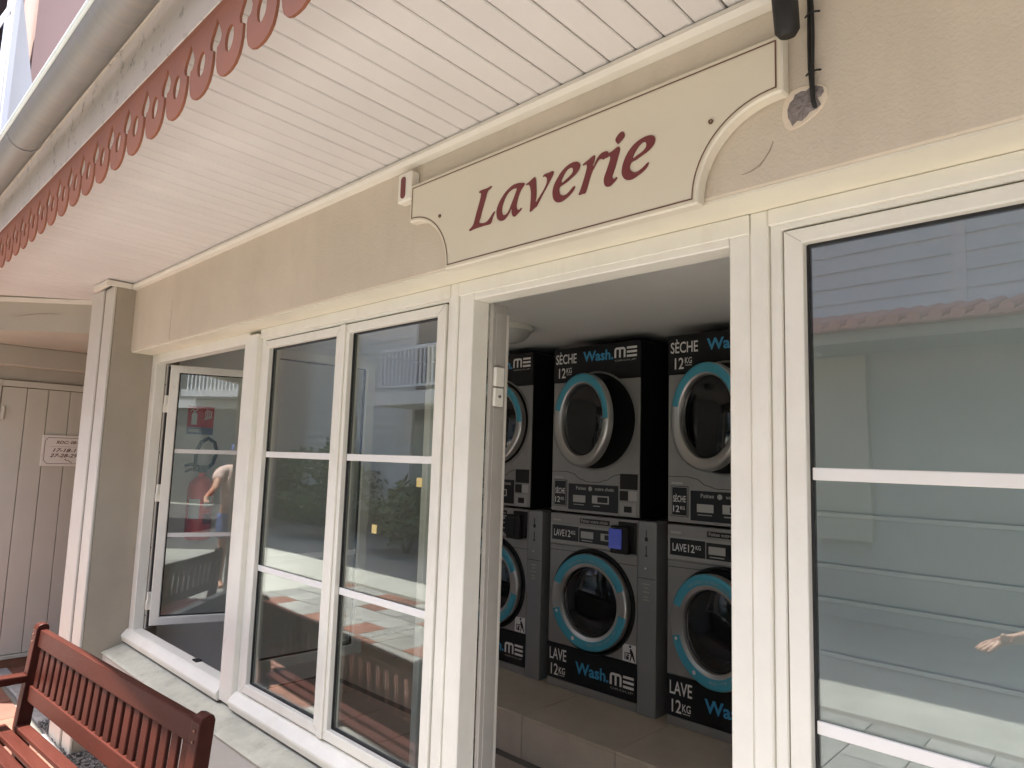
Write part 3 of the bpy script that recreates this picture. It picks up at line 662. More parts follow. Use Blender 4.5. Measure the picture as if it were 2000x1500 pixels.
MY = 1.90; X2 = -2.808; PITCH = 0.832
def dryer(k, label, ajar):
    t = thing('tumble_dryer', label, 'dryer', (X2 + (k - 1) * PITCH, MY, 1.362), group='dryers in the top row')
    W, H = 0.652, 1.022
    part('cabinet', (0, W, 0.004, 0.70, 0, H), 'blackmat', t, 0.004)
    fr = MB(); fr.box(0.002, W - 0.002, -0.004, 0.0035, 0.004, 0.803); f_ = fr.build('front_panel', 'steel', t, 0.003)
    tp = part('top_panel', (0.0, W, -0.008, 0.0035, 0.806, H), 'vinyl', t, 0.003)
    tl = bpy.data.objects.new('lettering_group', None)
    yl = -0.0090
    text('SÈCHE', 0.060, 'white', tp, (0.018, yl, 0.922), width=0.166, bold=0.012)
    text('12', 0.062, 'white', tp, (0.044, yl, 0.832), width=0.055, bold=0.012)
    text('KG', 0.034, 'white', tp, (0.106, yl, 0.860), width=0.042, bold=0.01)
    part('underline', (0.107, 0.147, yl - 0.0004, yl + 0.0003, 0.849, 0.852), 'white', tp)
    text('Wash.', 0.060, 'logoblue', tp, (0.236, yl, 0.925), width=0.226, bold=0.026)
    e_ = MB(); me_logo_parent = tp
    lg = MB()
    me_logo_at(tp, 0.470, yl, 0.928, 0.158, 0.062)
    # wave seam
    pts = [(0.006, 0.246), (0.12, 0.247), (0.17, 0.238), (0.23, 0.205), (0.29, 0.190), (0.36, 0.190), (0.42, 0.205), (0.48, 0.235), (0.53, 0.246), (0.646, 0.247)]
    sp = []
    for i in range(len(pts) - 1):
        for q in range(4): u = q / 4; sp.append((pts[i][0] + (pts[i + 1][0] - pts[i][0]) * u, -0.0042, pts[i][1] + (pts[i + 1][1] - pts[i][1]) * (u * u * (3 - 2 * u))))
    sp.append((pts[-1][0], -0.0042, pts[-1][1]))
    MB().tube(sp, 0.0018, 6).build('seam', 'black', f_)
    # opening behind the door
    cx, cz = 0.333, 0.558
    MB().lathe([(0.285, -0.0045), (0.292, -0.012), (0.298, -0.012), (0.302, -0.0045)], (cx, 0, cz), 'y', 56).build('opening_rim', 'steel', f_, smooth=True)
    MB().lathe([(0.0, -0.0050), (0.286, -0.0055)], (cx, 0, cz), 'y', 48).build('drum_opening', 'blackmat', f_)
    hg = bpy.data.objects.new('door_hinge', None)
    d = ring_door(t, 0.277, 0.212)
    sticker_arc(d, 0.277, 0.212, R(0), R(165), 0.014)
    a = R(ajar)
    # hinge on the left edge; the right edge swings out towards -y
    hx = cx - 0.277
    d.location = (hx + 0.277 * math.cos(a), -0.010 - 0.277 * math.sin(a), cz); d.rotation_euler = (0, 0, -a)
    MB().box(hx - 0.012, hx + 0.012, -0.028, -0.0045, cz - 0.06, cz + 0.06).build('hinge', 'chrome', t, 0.003)
    # labels and controls
    lb = part('label_plate', (0.022, 0.126, -0.0062, -0.0045, 0.034, 0.196), 'vinyl', t)
    ring(MB(), 0.026, 0.122, 0.038, 0.192, 0.003, 0.003, 0.003, 0.003, -0.0068, -0.0063).build('label_border', 'pale', lb)
    text('SÈCHE', 0.033, 'white', lb, (0.074, -0.0070, 0.112), width=0.076, bold=0.012, align='CENTER')
    text('12', 0.034, 'white', lb, (0.036, -0.0070, 0.058), width=0.038, bold=0.012)
    text('KG', 0.018, 'white', lb, (0.080, -0.0070, 0.072), width=0.026, bold=0.01)
    part('tag', (0.026, 0.092, -0.0058, -0.0045, 0.206, 0.216), 'pale', t)
    cp = part('control_plate', (0.140, 0.508, -0.0068, -0.0045, 0.020, 0.176), 'vinyl', t)
    text('Faites', 0.020, 'pale', cp, (0.200, -0.0074, 0.142), width=0.075, bold=0.014)
    text('votre choix', 0.020, 'pale', cp, (0.340, -0.0074, 0.142), width=0.140, bold=0.014)
    MB().lathe([(0.0, -0.0078), (0.014, -0.0078), (0.014, -0.0070)], (0.307, 0, 0.150), 'y', 16).build('play_mark', 'pale', cp)
    part('display', (0.178, 0.272, -0.0080, -0.0069, 0.066, 0.108), 'pale', cp)
    part('caption', (0.182, 0.262, -0.0075, -0.0069, 0.050, 0.054), 'pale', cp)
    part('knob_plate', (0.322, 0.444, -0.0080, -0.0069, 0.066, 0.112), 'pale', cp, 0.001)
    part('knob_window', (0.362, 0.436, -0.0086, -0.0081, 0.073, 0.105), 'vinyl', cp)
    part('caption', (0.330, 0.380, -0.0075, -0.0069, 0.048, 0.053), 'pale', cp)
    rs = part('coin_slot', (0.520, 0.640, -0.0075, -0.0045, 0.160, 0.246), 'black', t, 0.001)
    part('coin_grille', (0.520, 0.575, -0.0075, -0.0045, 0.096, 0.150), 'black', t)
    part('notice', (0.580, 0.636, -0.0060, -0.0045, 0.098, 0.150), 'pale', t)
    cr = part('coin_return', (0.520, 0.636, -0.0085, -0.0045, 0.008, 0.088), 'lightpanel', t, 0.003)
    part('return_flap', (0.552, 0.604, -0.0100, -0.0086, 0.030, 0.064), 'black', cr)
    return t

def me_logo_at(parent, x, y, z, w, h):
    t = h * 0.21; wm = w * 0.50; r = h * 0.25; m = MB()
    c = [(0, 0), (0, h - r), (r * .3, h - r * .3), (r, h), (wm - r, h), (wm - r * .3, h - r * .3), (wm, h - r), (wm, 0), (wm - t, 0), (wm - t, h - r), (wm - t * 1.15, h - t), (wm / 2 + t / 2, h - t), (wm / 2 + t / 2, 0), (wm / 2 - t / 2, 0), (wm / 2 - t / 2, h - t), (t * 1.15, h - t), (t, h - r), (t, 0)]
    c = c[::-1]
    # split into quads so that no concave face is left to the triangulator
    m.box(x, x + t, y, y + 0.0005, z, z + h - r); m.box(x + wm - t, x + wm, y, y + 0.0005, z, z + h - r)
    m.box(x + wm / 2 - t / 2, x + wm / 2 + t / 2, y, y + 0.0005, z, z + h - t)
    m.prism([(x, y, z + h - r), (x + t, y, z + h - r), (x + t * 1.2, y, z + h - t), (x + r, y, z + h), (x + r * .3, y, z + h - r * .3)], (0, 0.0005, 0))
    m.prism([(x + wm - t, y, z + h - r), (x + wm, y, z + h - r), (x + wm - r * .3, y, z + h - r * .3), (x + wm - r, y, z + h), (x + wm - t * 1.2, y, z + h - t)], (0, 0.0005, 0))
    m.prism([(x + t * 1.2, y, z + h - t), (x + wm - t * 1.2, y, z + h - t), (x + wm - r, y, z + h), (x + r, y, z + h)], (0, 0.0005, 0))
    xe = x + wm + w * 0.06; we = w - wm - w * 0.06
    for zz in (0, 0.395, 0.79): m.box(xe, xe + we, y, y + 0.0005, z + h * zz, z + h * zz + t)
    m.build('logo', 'white', parent)
    text('GROUP', h * 0.15, 'pale', parent, (x + w * 0.02, y, z - h * 0.34), width=w * 0.96)

def arc_text(s, r, a_mid, h, m, parent, y, flip=False, track=1.0):
    """letters along a circle in the xz plane; reads clockwise at the top, or along the bottom when flip"""
    step = h * 0.92 * track / r; n = len(s); objs = []
    for i, c in enumerate(s):
        if c == ' ': continue
        k = (i - (n - 1) / 2) * step
        a = a_mid - k if not flip else a_mid + k
        rot = a - math.pi / 2 if not flip else a + math.pi / 2
        rr = r - h / 2 if not flip else r + h / 2
        text(c, h, m, parent, (rr * math.cos(a), y, rr * math.sin(a)), width=h * 0.62 if c not in 'I' else h * 0.14, rot=(0, -rot, 0), align='CENTER')

def washer(k, label, ajar):
    t = thing('washing_machine', label, 'washer', (X2 + (k - 1) * PITCH, MY, 0.320), group='washers in the bottom row')
    W, H = 0.645, 1.034
    part('cabinet', (0, W, 0.004, 0.74, 0, H), 'steel', t, 0.004)
    f_ = part('front_panel', (0.002, W - 0.002, -0.004, 0.0035, 0.255, 0.842), 'steel', t, 0.003)
    part('kick_panel', (0.002, W - 0.002, -0.004, 0.0035, 0.002, 0.046), 'steel', t, 0.002)
    lp = part('lower_panel', (0.0, W, -0.008, 0.0035, 0.048, 0.2525), 'vinyl', t, 0.003)
    yl = -0.0090
    text('LAVE', 0.066, 'white', lp, (0.022, yl, 0.160), width=0.130, bold=0.012)
    text('12', 0.064, 'white', lp, (0.034, yl, 0.070), width=0.056, bold=0.012)
    text('KG', 0.038, 'white', lp, (0.096, yl, 0.083), width=0.048, bold=0.01)
    part('underline', (0.098, 0.142, yl - 0.0004, yl + 0.0003, 0.072, 0.075), 'white', lp)
    text('Wash.', 0.064, 'logoblue', lp, (0.222, yl, 0.116), width=0.240, bold=0.026)
    me_logo_at(lp, 0.470, yl, 0.112, 0.160, 0.066)
    # control fascia
    cf = part('control_fascia', (0.002, W - 0.002, -0.006, 0.0035, 0.845, H - 0.002), 'steel', t, 0.003)
    lt = part('light_strip', (0.006, 0.520, -0.0082, -0.0065, 0.852, 0.972), 'lightpanel', t, 0.001)
    la = part('label_plate', (0.020, 0.226, -0.0098, -0.0083, 0.872, 0.960), 'vinyl', t)
    text('LAVE', 0.040, 'white', la, (0.036, -0.0104, 0.895), width=0.082, bold=0.012)
    text('12', 0.040, 'white', la, (0.128, -0.0104, 0.895), width=0.038, bold=0.012)
    text('KG', 0.022, 'white', la, (0.172, -0.0104, 0.912), width=0.030, bold=0.01)
    cp = part('control_plate', (0.232, 0.480, -0.0098, -0.0083, 0.872, 0.956), 'vinyl', t)
    part('display', (0.246, 0.338, -0.0110, -0.0099, 0.898, 0.938), 'pale', cp)
    part('caption', (0.252, 0.332, -0.0104, -0.0099, 0.882, 0.887), 'pale', cp)
    part('knob_plate', (0.392, 0.476, -0.0110, -0.0099, 0.896, 0.938), 'pale', cp)
    part('knob_window', (0.420, 0.470, -0.0116, -0.0111, 0.903, 0.931), 'vinyl', cp)
    nb = part('name_plate', (0.236, 0.452, -0.0080, -0.0065, 0.984, 1.014), 'vinyl', t)
    text('Faites votre choix', 0.017, 'pale', nb, (0.246, -0.0086, 0.992), width=0.196, bold=0.014)
    part('tag', (0.024, 0.086, -0.0076, -0.0065, 0.986, 0.997), 'pale', t)
    hd = part('screen_housing', (0.484, 0.606, -0.050, -0.0066, 0.842, 0.996), 'black', t, 0.006)
    part('screen', (0.480, 0.566, -0.0535, -0.0505, 0.868, 0.978), 'lcd' if k != 0 else 'vinyl', hd)
    part('housing_back', (0.520, W - 0.004, -0.020, -0.0068, 0.850, 1.018), 'black', t, 0.004)
    # seam
    pts = [(0.006, 0.808), (0.20, 0.812), (0.30, 0.806), (0.40, 0.786), (0.48, 0.782), (0.64, 0.782)]
    MB().tube([(x, -0.0042, z) for x, z in pts], 0.0016, 6).build('seam', 'black', f_)
    cx, cz = 0.332, 0.541
    MB().lathe([(0.283, -0.0045), (0.290, -0.014), (0.297, -0.014), (0.302, -0.0045)], (cx, 0, cz), 'y', 56).build('opening_rim', 'black', f_, smooth=True)
    MB().lathe([(0.0, -0.0050), (0.284, -0.0055)], (cx, 0, cz), 'y', 48).build('drum_opening', 'blackmat', f_)
    R0, GR_ = 0.2745, 0.196
    d = ring_door(t, R0, GR_)
    sticker_arc(d, R0, GR_, R(22), R(160))
    sticker_arc(d, R0, GR_, R(196), R(350))
    arc_text('INDICATEUR DE REMPLISSAGE', 0.2365, R(92), 0.0125, 'pale', d, -0.0455, track=1.0)
    arc_text('PESEZ VOTRE LINGE A SEC', 0.2365, R(300), 0.0115, 'pale', d, -0.0455, flip=True, track=1.0)
    MB().lathe([(0.0, -0.0482), (0.011, -0.0482), (0.011, -0.0465)], (0.2385 * math.cos(R(246)), 0, 0.2385 * math.sin(R(246))), 'y', 14).build('dot_mark', 'white', d)
    MB().lathe([(0.0, -0.0482), (0.009, -0.0482), (0.009, -0.0465)], (0.2385 * math.cos(R(200)), 0, 0.2385 * math.sin(R(200))), 'y', 14).build('dot_mark', 'white', d)
    a = R(ajar); hx = cx - R0
    d.location = (hx + R0 * math.cos(a), -0.010 - R0 * math.sin(a), cz); d.rotation_euler = (0, 0, -a)
    # pictogram sticker
    pc = part('pictogram', (0.552, 0.640, -0.0058, -0.0045, 0.258, 0.350), 'white', t)
    m_ = MB()
    for c in ([(0.566, .268), (0.572, .268), (0.572, .306), (0.566, .306)], [(0.576, .300), (0.600, .300), (0.600, .306), (0.576, .306)], [(0.602, .300), (0.612, .296), (0.630, .262), (0.636, .264), (0.622, .310), (0.608, .330), (0.600, .326)], [(0.600, .264), (0.606, .264), (0.616, .296), (0.608, .300)]):
        m_.prism([(x, -0.0064, z) for x, z in c], (0, 0.0004, 0))
    m_.lathe([(0.0, -0.0064), (0.0075, -0.0064), (0.0075, -0.0060)], (0.602, 0, 0.340), 'y', 12)
    for b_ in ((.576, .268, .594, .286), (.580, .288, .596, .296)): m_.box(b_[0], b_[2], -0.0064, -0.0060, b_[1], b_[3])
    m_.build('pictogram_figure', 'vinyl', pc)
    return t
def coin_column(k, label):
    t = thing('coin_column', label, 'coin meter', (X2 + (k - 1) * PITCH + 0.650, MY, 0.320), group='coin columns between washers')
    c = part('column', (0, 0.118, -0.010, 0.105, -0.0005, 1.032), 'steel2', t, 0.004)
    part('column_joint', (0.001, 0.117, -0.0112, -0.0101, 0.722, 0.725), 'black', t)
    m_ = MB()
    m_.box(0.045, 0.062, -0.0125, -0.0102, 0.925, 0.946).box(0.051, 0.0545, -0.0125, -0.0102, 0.9465, 0.985)
    m_.build('coin_slot', 'black', t)
    MB().box(0.052, 0.056, -0.0125, -0.0102, 0.85, 0.90).box(0.046, 0.061, -0.0125, -0.0102, 0.842, 0.8495).build('coin_lever', 'black', t)
    MB().lathe([(0.0, -0.0135), (0.0048, -0.0135), (0.0048, -0.0102)], (0.050, 0, 0.778), 'y', 12).build('lock', 'white', t)
    for i, (w, z) in enumerate(((0.046, 0.690), (0.022, 0.670), (0.040, 0.648), (0.030, 0.622), (0.036, 0.606))):
        part('notice_line', (0.055 - w / 2, 0.055 + w / 2, -0.0112, -0.0101, z, z + 0.006), 'pale', t)
    return t
dryer(0, 'dryer half hidden by the left door jamb, its porthole door shut', 1.0)
dryer(1, 'middle dryer with Wash.ME band, its porthole door standing ajar', 17.0)
dryer(2, 'dryer cut off by the right door jamb, its door wide ajar', 24.0)
washer(0, 'washer half hidden by the left door jamb, under the shut dryer', 0.0)
washer(1, 'middle washer with glowing blue screen and closed blue ringed door', 0.0)
washer(2, 'washer cut off by the right door jamb, its blue ringed door ajar', 16.0)
coin_column(0, 'grey coin column to the left of the middle washer')
coin_column(1, 'grey coin column to the right of the middle washer')

# ================================================================== INSIDE: LAMP, EXTINGUISHER, SAFETY SIGN
LP = thing('ceiling_lamp', 'round opal dome lamp on the laundry ceiling', 'lamp', (-2.79, 1.43, 2.4545))
MB().lathe([(0.0, 0.0), (0.158, 0.0), (0.162, -0.008), (0.158, -0.026), (0.146, -0.03)], (0, 0, 0), 'z', 40).build('base_ring', 'frame', LP, smooth=True)
MB().lathe([(0.145, -0.026), (0.135, -0.052), (0.11, -0.076), (0.07, -0.092), (0.03, -0.098), (0.0, -0.099)], (0, 0, 0), 'z', 40).build('dome', 'lampglass', LP, smooth=True)
EX = thing('fire_extinguisher', 'red fire extinguisher with black hose on the inner wall', 'extinguisher', (-4.37, 0.355, 1.12))
MB().lathe([(0.0, 0.0), (0.066, 0.0), (0.074, 0.008), (0.076, 0.03), (0.076, 0.315), (0.068, 0.35), (0.045, 0.378), (0.022, 0.39), (0.020, 0.41)], (0, 0, 0), 'z', 32).build('cylinder', 'red', EX, smooth=True)
lb = MB().lathe([(0.0766, 0.13), (0.0766, 0.25)], (0, 0, 0), 'z', 14, R(-75), R(-22)).build('label', 'pale', EX)
MB().lathe([(0.0766, 0.20), (0.0766, 0.27)], (0, 0, 0), 'z', 14, R(-5), R(40)).build('label', 'pale', EX)
MB().lathe([(0.0766, 0.10), (0.0766, 0.16)], (0, 0, 0), 'z', 14, R(-5), R(40)).build('label', 'maroon', EX)
MB().lathe([(0.0, 0.41), (0.028, 0.41), (0.030, 0.43), (0.024, 0.452), (0.0, 0.456)], (0, 0, 0), 'z', 20).build('valve', 'black', EX, smooth=True)
MB().tube([(0.0, -0.02, 0.445), (0.0, -0.07, 0.462), (0.0, -0.11, 0.452)], 0.009, 8).tube([(0.0, -0.02, 0.425), (0.0, -0.07, 0.43), (0.0, -0.105, 0.415)], 0.007, 8).build('handle', 'black', EX)
MB().tube([(0.01, 0.02, 0.43), (0.015, 0.055, 0.47), (0.02, 0.072, 0.54), (0.02, 0.055, 0.60), (0.02, 0.015, 0.625), (0.02, -0.03, 0.60), (0.02, -0.052, 0.54), (0.02, -0.055, 0.46), (0.025, -0.055, 0.42)], 0.011, 10).build('hose', 'black', EX, smooth=True)
FS = thing('safety_sign', 'square red fire extinguisher pictogram on the inner wall', 'sign', (-4.447, 0.35, 1.77), ws=True)
pn = part('plate', (-4.4495, -4.446, 0.268, 0.432, 1.815, 1.948), 'signred', FS)
part('caption_plate', (-4.4495, -4.446, 0.268, 0.432, 1.770, 1.813), 'signblue', FS)
m_ = MB()
m_.prism([(-4.4455, 0.292, 1.83), (-4.4455, 0.326, 1.83), (-4.4455, 0.326, 1.895), (-4.4455, 0.318, 1.908), (-4.4455, 0.300, 1.908), (-4.4455, 0.292, 1.895)], (0.0004, 0, 0))
m_.tube([(-4.445, 0.309, 1.91), (-4.445, 0.296, 1.926), (-4.445, 0.282, 1.915)], 0.004, 6).tube([(-4.445, 0.309, 1.916), (-4.445, 0.328, 1.928)], 0.004, 6)
m_.build('extinguisher_mark', 'white', FS)
m_ = MB()
for k in range(4): m_.tube([(-4.445, 0.372 + k * 0.011, 1.862 + k * 0.004), (-4.445, 0.382 + k * 0.011, 1.885), (-4.445, 0.374 + k * 0.013, 1.905), (-4.445, 0.388 + k * 0.010, 1.932 - k * 0.004)], 0.0032, 6)
m_.build('flame_mark', 'white', FS)
part('caption', (-4.4455, -4.445, 0.278, 0.345, 1.782, 1.802), 'pale', FS)
for lab, x, z in (('pale yellow sticky square on the window pane, higher one', -1.781, 1.587), ('pale yellow sticky square on the window pane, lower one', -2.021, 1.414)):
    st = part('sticker', (x - 0.014, x + 0.014, 0.0195, 0.0212, z - 0.015, z + 0.015), 'yellow', None); tag(st, lab, 'sticker', 'stickers on the pane')

# ================================================================== BENCH
BN = thing('garden_bench', 'red painted slatted wooden bench in front of the windows', 'bench', (-3.916, -0.524, 0.0), rotz=R(3.724))
# local: x along the bench to the right, -y towards the street
BT = 0.82
def by(z): return -(BT - z) * 0.09                         # back leans towards the wall
def post(x):
    m = MB(); w = 0.055
    y0 = lambda z: by(z) if z > 0.38 else by(0.38) + (0.38 - z) * 0.06
    prof = [(y0(0) - 0.032, 0.012), (y0(0.38) - 0.034, 0.38), (by(0.812) - 0.030, 0.812)]
    prof += [(by(0.83) - 0.024, 0.828), (by(0.83) - 0.004, 0.836), (by(0.83) + 0.014, 0.831), (by(0.815) + 0.022, 0.816)]
    prof += [(y0(0.38) + 0.024, 0.38), (y0(0) + 0.022, 0.012)]
    m.prism([(x, y, z) for y, z in prof], (w, 0, 0)); return m
post(0.0).build('back_post', 'bench', BN, 0.004, seg=2); post(1.625).build('back_post', 'bench', BN, 0.004, seg=2)
def rail(z0, z1, t, name):
    m = MB(); m.prism([(0.0555, by(z0) - t, z0), (0.0555, by(z1) - t, z1), (0.0555, by(z1) + t, z1), (0.0555, by(z0) + t, z0)], (1.569, 0, 0))
    return m.build(name, 'bench', BN, 0.004, seg=2)
rail(0.733, 0.808, 0.015, 'top_rail'); rail(0.496, 0.563, 0.015, 'lower_rail')
def slat():
    m = MB(); w = 0.049; m.prism([(0, by(0.558) - 0.008, 0.5585), (0, by(0.7335) - 0.008, 0.7335), (0, by(0.7335) + 0.008, 0.7335), (0, by(0.558) + 0.008, 0.5585)], (w, 0, 0)); return m
s0 = slat().build('back_slat', 'bench', BN, 0.003)
for i in range(20):
    o = s0 if i == 0 else inst(s0, BN, name='back_slat'); o.location = (0.082 + i * 0.0768 + random.uniform(-.0012, .0012), 0, 0)
SZ = 0.397
for i in range(6):
    yy = by(SZ) + 0.012 - i * 0.073
    x0, x1 = (0.058, 1.622) if i == 0 else (-0.004, 1.684)
    MB().box(x0, x1, yy - 0.054, yy, SZ - 0.022, SZ).build('seat_slat', 'bench', BN, 0.006, seg=2)
for x in (0.004, 0.81, 1.630):
    MB().box(x, x + 0.046, -0.475, by(0.36) - 0.04, SZ - 0.085, SZ - 0.0225).build('seat_rail', 'bench', BN, 0.003)
for x in (0.0, 1.627):
    MB().box(x, x + 0.052, -0.475, -0.423, 0.012, 0.578).build('front_leg', 'bench', BN, 0.004)
    MB().prism([(x - 0.006, by(0.60) - 0.028, 0.578), (x - 0.006, by(0.60) - 0.028, 0.612), (x - 0.006, -0.25, 0.620), (x - 0.006, -0.44, 0.608), (x - 0.006, -0.51, 0.593), (x - 0.006, -0.52, 0.5785)], (0.064, 0, 0)).build('armrest', 'bench', BN, 0.006, seg=2)
MB().box(0.0525, 1.6265, -0.465, -0.44, 0.30, 0.36).build('apron', 'bench', BN, 0.003)
for x in (0.022, 1.648):
    for z in (0.755, 0.788, 0.515, 0.545):
        MB().lathe([(0.0, -0.002), (0.0045, -0.002), (0.005, 0.001)], (x + 0.006, by(z) - 0.0325, z), 'y', 10).build('screw', 'brown', BN)

# ================================================================== KERB AND PEBBLES BY THE WALL
kb = MB()
kb.box(-6.3, -4.735, -0.255, -0.175, -0.006, 0.022).build('kerb', 'kerb', None, 0.006)
tag(bpy.data.objects['kerb'], kind='structure')
kb2 = MB().box(-4.735, 2.2, -0.300, -0.255, -0.006, 0.026).build('kerb', 'kerb', None, 0.006); tag(kb2, kind='structure')
pb = MB().box(-6.3, -4.735, -0.175, 1.5, -0.006, 0.012).build('passage_floor', 'terra', None); tag(pb, kind='structure')
rnd = random.Random(11)
def pebble(m, c, r):
    vs = []; fs = []
    ax = [rnd.uniform(0.6, 1.3) for _ in range(3)]; rot = Matrix.Rotation(rnd.uniform(0, 6.28), 3, 'Z') @ Matrix.Rotation(rnd.uniform(-.5, .5), 3, 'X')
    ph = (1 + 5 ** .5) / 2
    base = [(-1, ph, 0), (1, ph, 0), (-1, -ph, 0), (1, -ph, 0), (0, -1, ph), (0, 1, ph), (0, -1, -ph), (0, 1, -ph), (ph, 0, -1), (ph, 0, 1), (-ph, 0, -1), (-ph, 0, 1)]
    F = [(0, 11, 5), (0, 5, 1), (0, 1, 7), (0, 7, 10), (0, 10, 11), (1, 5, 9), (5, 11, 4), (11, 10, 2), (10, 7, 6), (7, 1, 8), (3, 9, 4), (3, 4, 2), (3, 2, 6), (3, 6, 8), (3, 8, 9), (4, 9, 5), (2, 4, 11), (6, 2, 10), (8, 6, 7), (9, 8, 1)]
    for b in base:
        v = Vector(b).normalized(); v = Vector((v.x * ax[0], v.y * ax[1], v.z * ax[2] * 0.7)) * r * rnd.uniform(0.85, 1.1); vs.append(Vector(c) + rot @ v)
    m.add(vs, F)
gm = MB()
for i in range(2600):
    pebble(gm, (rnd.uniform(-4.73, -1.6), rnd.uniform(-0.252, -0.125), rnd.uniform(0.0, 0.018)), rnd.uniform(0.008, 0.017))
for i in range(160):
    pebble(gm, (rnd.uniform(-4.95, -4.70), rnd.uniform(-0.26, -0.16), 0.028), rnd.uniform(0.006, 0.012))
gv = gm.build('gravel', 'stone', None, smooth=False); tag(gv, 'dark pebbles in the strip between bench and wall', 'gravel', kind='stuff')

# ================================================================== NEIGHBOURING BUILDING AT THE LEFT
NB = thing('neighbouring_building', 'taupe building end wall with a plank door beyond the corner pillar', 'building', (-6.5, 0, 0), ws=True)
NX = -6.33
part('wall', (-6.6, NX - 0.03, -0.95, -0.475, 0.0, 2.98), 'leftwall', NB)
part('wall', (-6.6, NX - 0.03, 0.62, 3.0, 0.0, 2.98), 'leftwall', NB)
part('wall', (-6.6, NX - 0.03, -0.4745, 0.6195, 2.163, 2.98), 'leftwall', NB)
part('wall', (-6.6, NX - 0.03, -0.4745, 0.6195, 0.0, 0.100), 'leftwall', NB)
part('skirting', (NX - 0.0295, NX - 0.008, -0.95, 3.0, -0.005, 0.072), 'skirt', NB, 0.003)
part('doorstep', (NX - 0.0295, NX + 0.0, -0.46, 0.61, 0.0725, 0.100), 'concrete', NB, 0.003)
# plank door and its casing
dr = part('door', (NX - 0.06, NX - 0.031, -0.47, 0.615, 0.101, 2.162), 'seam', NB)
y = -0.392; i = 0
for wdt in (0.160, 0.141, 0.147, 0.145, 0.145, 0.145):
    if y + wdt > 0.56: break
    part('door_plank', (NX - 0.0305, NX - 0.008, y + 0.002, y + wdt - 0.002, 0.106, 2.105), 'leftdoor', dr, 0.003); y += wdt
part('door_casing', (NX - 0.0305, NX + 0.002, -0.474, -0.396, 0.106, 2.158), 'leftdoor', dr, 0.004)
part('door_casing', (NX - 0.0305, NX + 0.002, -0.395, 0.61, 2.110, 2.158), 'leftdoor', dr, 0.004)
for hz in (1.905, 0.45, 1.18):
    MB().tube([(NX + 0.006, -0.372, hz - 0.05), (NX + 0.006, -0.372, hz + 0.05)], 0.011, 10).box(NX - 0.0075, NX - 0.004, -0.372, -0.335, hz - 0.045, hz + 0.045).build('hinge', 'leftdoor', dr)
# diagonal beam carrying the end of the eave
A_ = Vector((-4.98, -0.043, 0)); B_ = Vector((-6.05, -1.165, 0)); nrm = Vector((0.72, -0.69, 0)).normalized()
bm2 = MB(); back = -nrm * 0.30
bm2.prism([A_ + Vector((0, 0, 2.418)), B_ + Vector((0, 0, 2.418)), B_ + Vector((0, 0, 2.655)), A_ + Vector((0, 0, 2.655))], back)
bm2.build('corner_beam', 'leftwall', NB)
A2 = A_ + nrm * 0.012; B2 = B_ + nrm * 0.012
MB().prism([A2 + Vector((0, 0, 2.605)), B2 + Vector((0, 0, 2.605)), B2 + Vector((0, 0, 2.634)), A2 + Vector((0, 0, 2.634))], -nrm * 0.0115).build('beam_trim', 'trim', NB)
MB().tube([(-5.45 + .36 * t + 0.002, -0.535 + 0.377 * t - 0.0015, 2.50 + 0.035 * math.sin(math.pi * t)) for t in [0.05, .15, .25, .35, .45, .55, .62]], [0.0006, .0012, .0016, .0016, .0018, .0012, .0005], 6).build('crack', 'wallcrack', NB)
# sloping underside behind the beam
q = [A_ - nrm * 0.004, B_ - nrm * 0.004]
cpl = [(q[0].x, q[0].y), (q[1].x, q[1].y), (NX - 0.03, q[1].y), (NX - 0.03, 1.2), (-4.722, 1.2), (-4.722, 0.15)]
MB().prism([(x, y, 2.4155) for x, y in cpl], (0, 0, 0.03)).build('passage_ceiling', 'leftwall', NB)
part('door_beam', (NX - 0.0299, NX + 0.10, -1.1, 1.2, 2.262, 2.415), 'leftwall', NB, 0.006)
part('passage_end', (-6.6, -4.7, 1.201, 1.3, 0.0, 2.7), 'leftwall', NB)
part('side_wall', (-4.72, -4.701, 0.1605, 1.2, -0.02, 2.70), 'pillar', NB)
# plaque
PQ = thing('door_plaque', 'small cream plaque with apartment numbers on the plank door', 'plaque', (NX + 0.004, -0.105, 1.51), rotz=R(90))
pq = MB().box(0, 0.42, -0.004, 0.008, 0, 0.242).build('plate', 'plaque', PQ, 0.003)
oc = [(0.018, 0.045), (0.040, 0.018), (0.38, 0.018), (0.402, 0.045), (0.402, 0.197), (0.38, 0.224), (0.040, 0.224), (0.018, 0.197)]
ic = [(0.0215, 0.0465), (0.0415, 0.0215), (0.3785, 0.0215), (0.3985, 0.0465), (0.3985, 0.1955), (0.3785, 0.2205), (0.0415, 0.2205), (0.0215, 0.1955)]
MB().add([(x, -0.0046, z) for x, z in oc] + [(x, -0.0046, z) for x, z in ic], [(i, (i + 1) % 8, 8 + (i + 1) % 8, 8 + i) for i in range(8)]).build('border_line', 'brown', PQ)
text('RDC: 08-07', 0.024, 'brown', PQ, (0.094, -0.0048, 0.176), width=0.190, bold=0.02, shear=0.3)
part('rule', (0.055, 0.36, -0.0048, -0.0044, 0.152, 0.1532), 'brown', PQ)
text('17-18-19-20', 0.027, 'brown', PQ, (0.076, -0.0048, 0.112), width=0.262, bold=0.02, shear=0.3)
text('27-28-29 et 30', 0.027, 'brown', PQ, (0.058, -0.0048, 0.070), width=0.310, bold=0.02, shear=0.3)
MB().tube([(0.158, -0.005, 0.055), (0.168, -0.005, 0.052), (0.176, -0.005, 0.042), (0.190, -0.005, 0.044), (0.198, -0.005, 0.034), (0.212, -0.005, 0.030)], [0.002, 0.003, 0.002, 0.003, 0.002, 0.003], 6).build('flourish', 'brown', PQ)

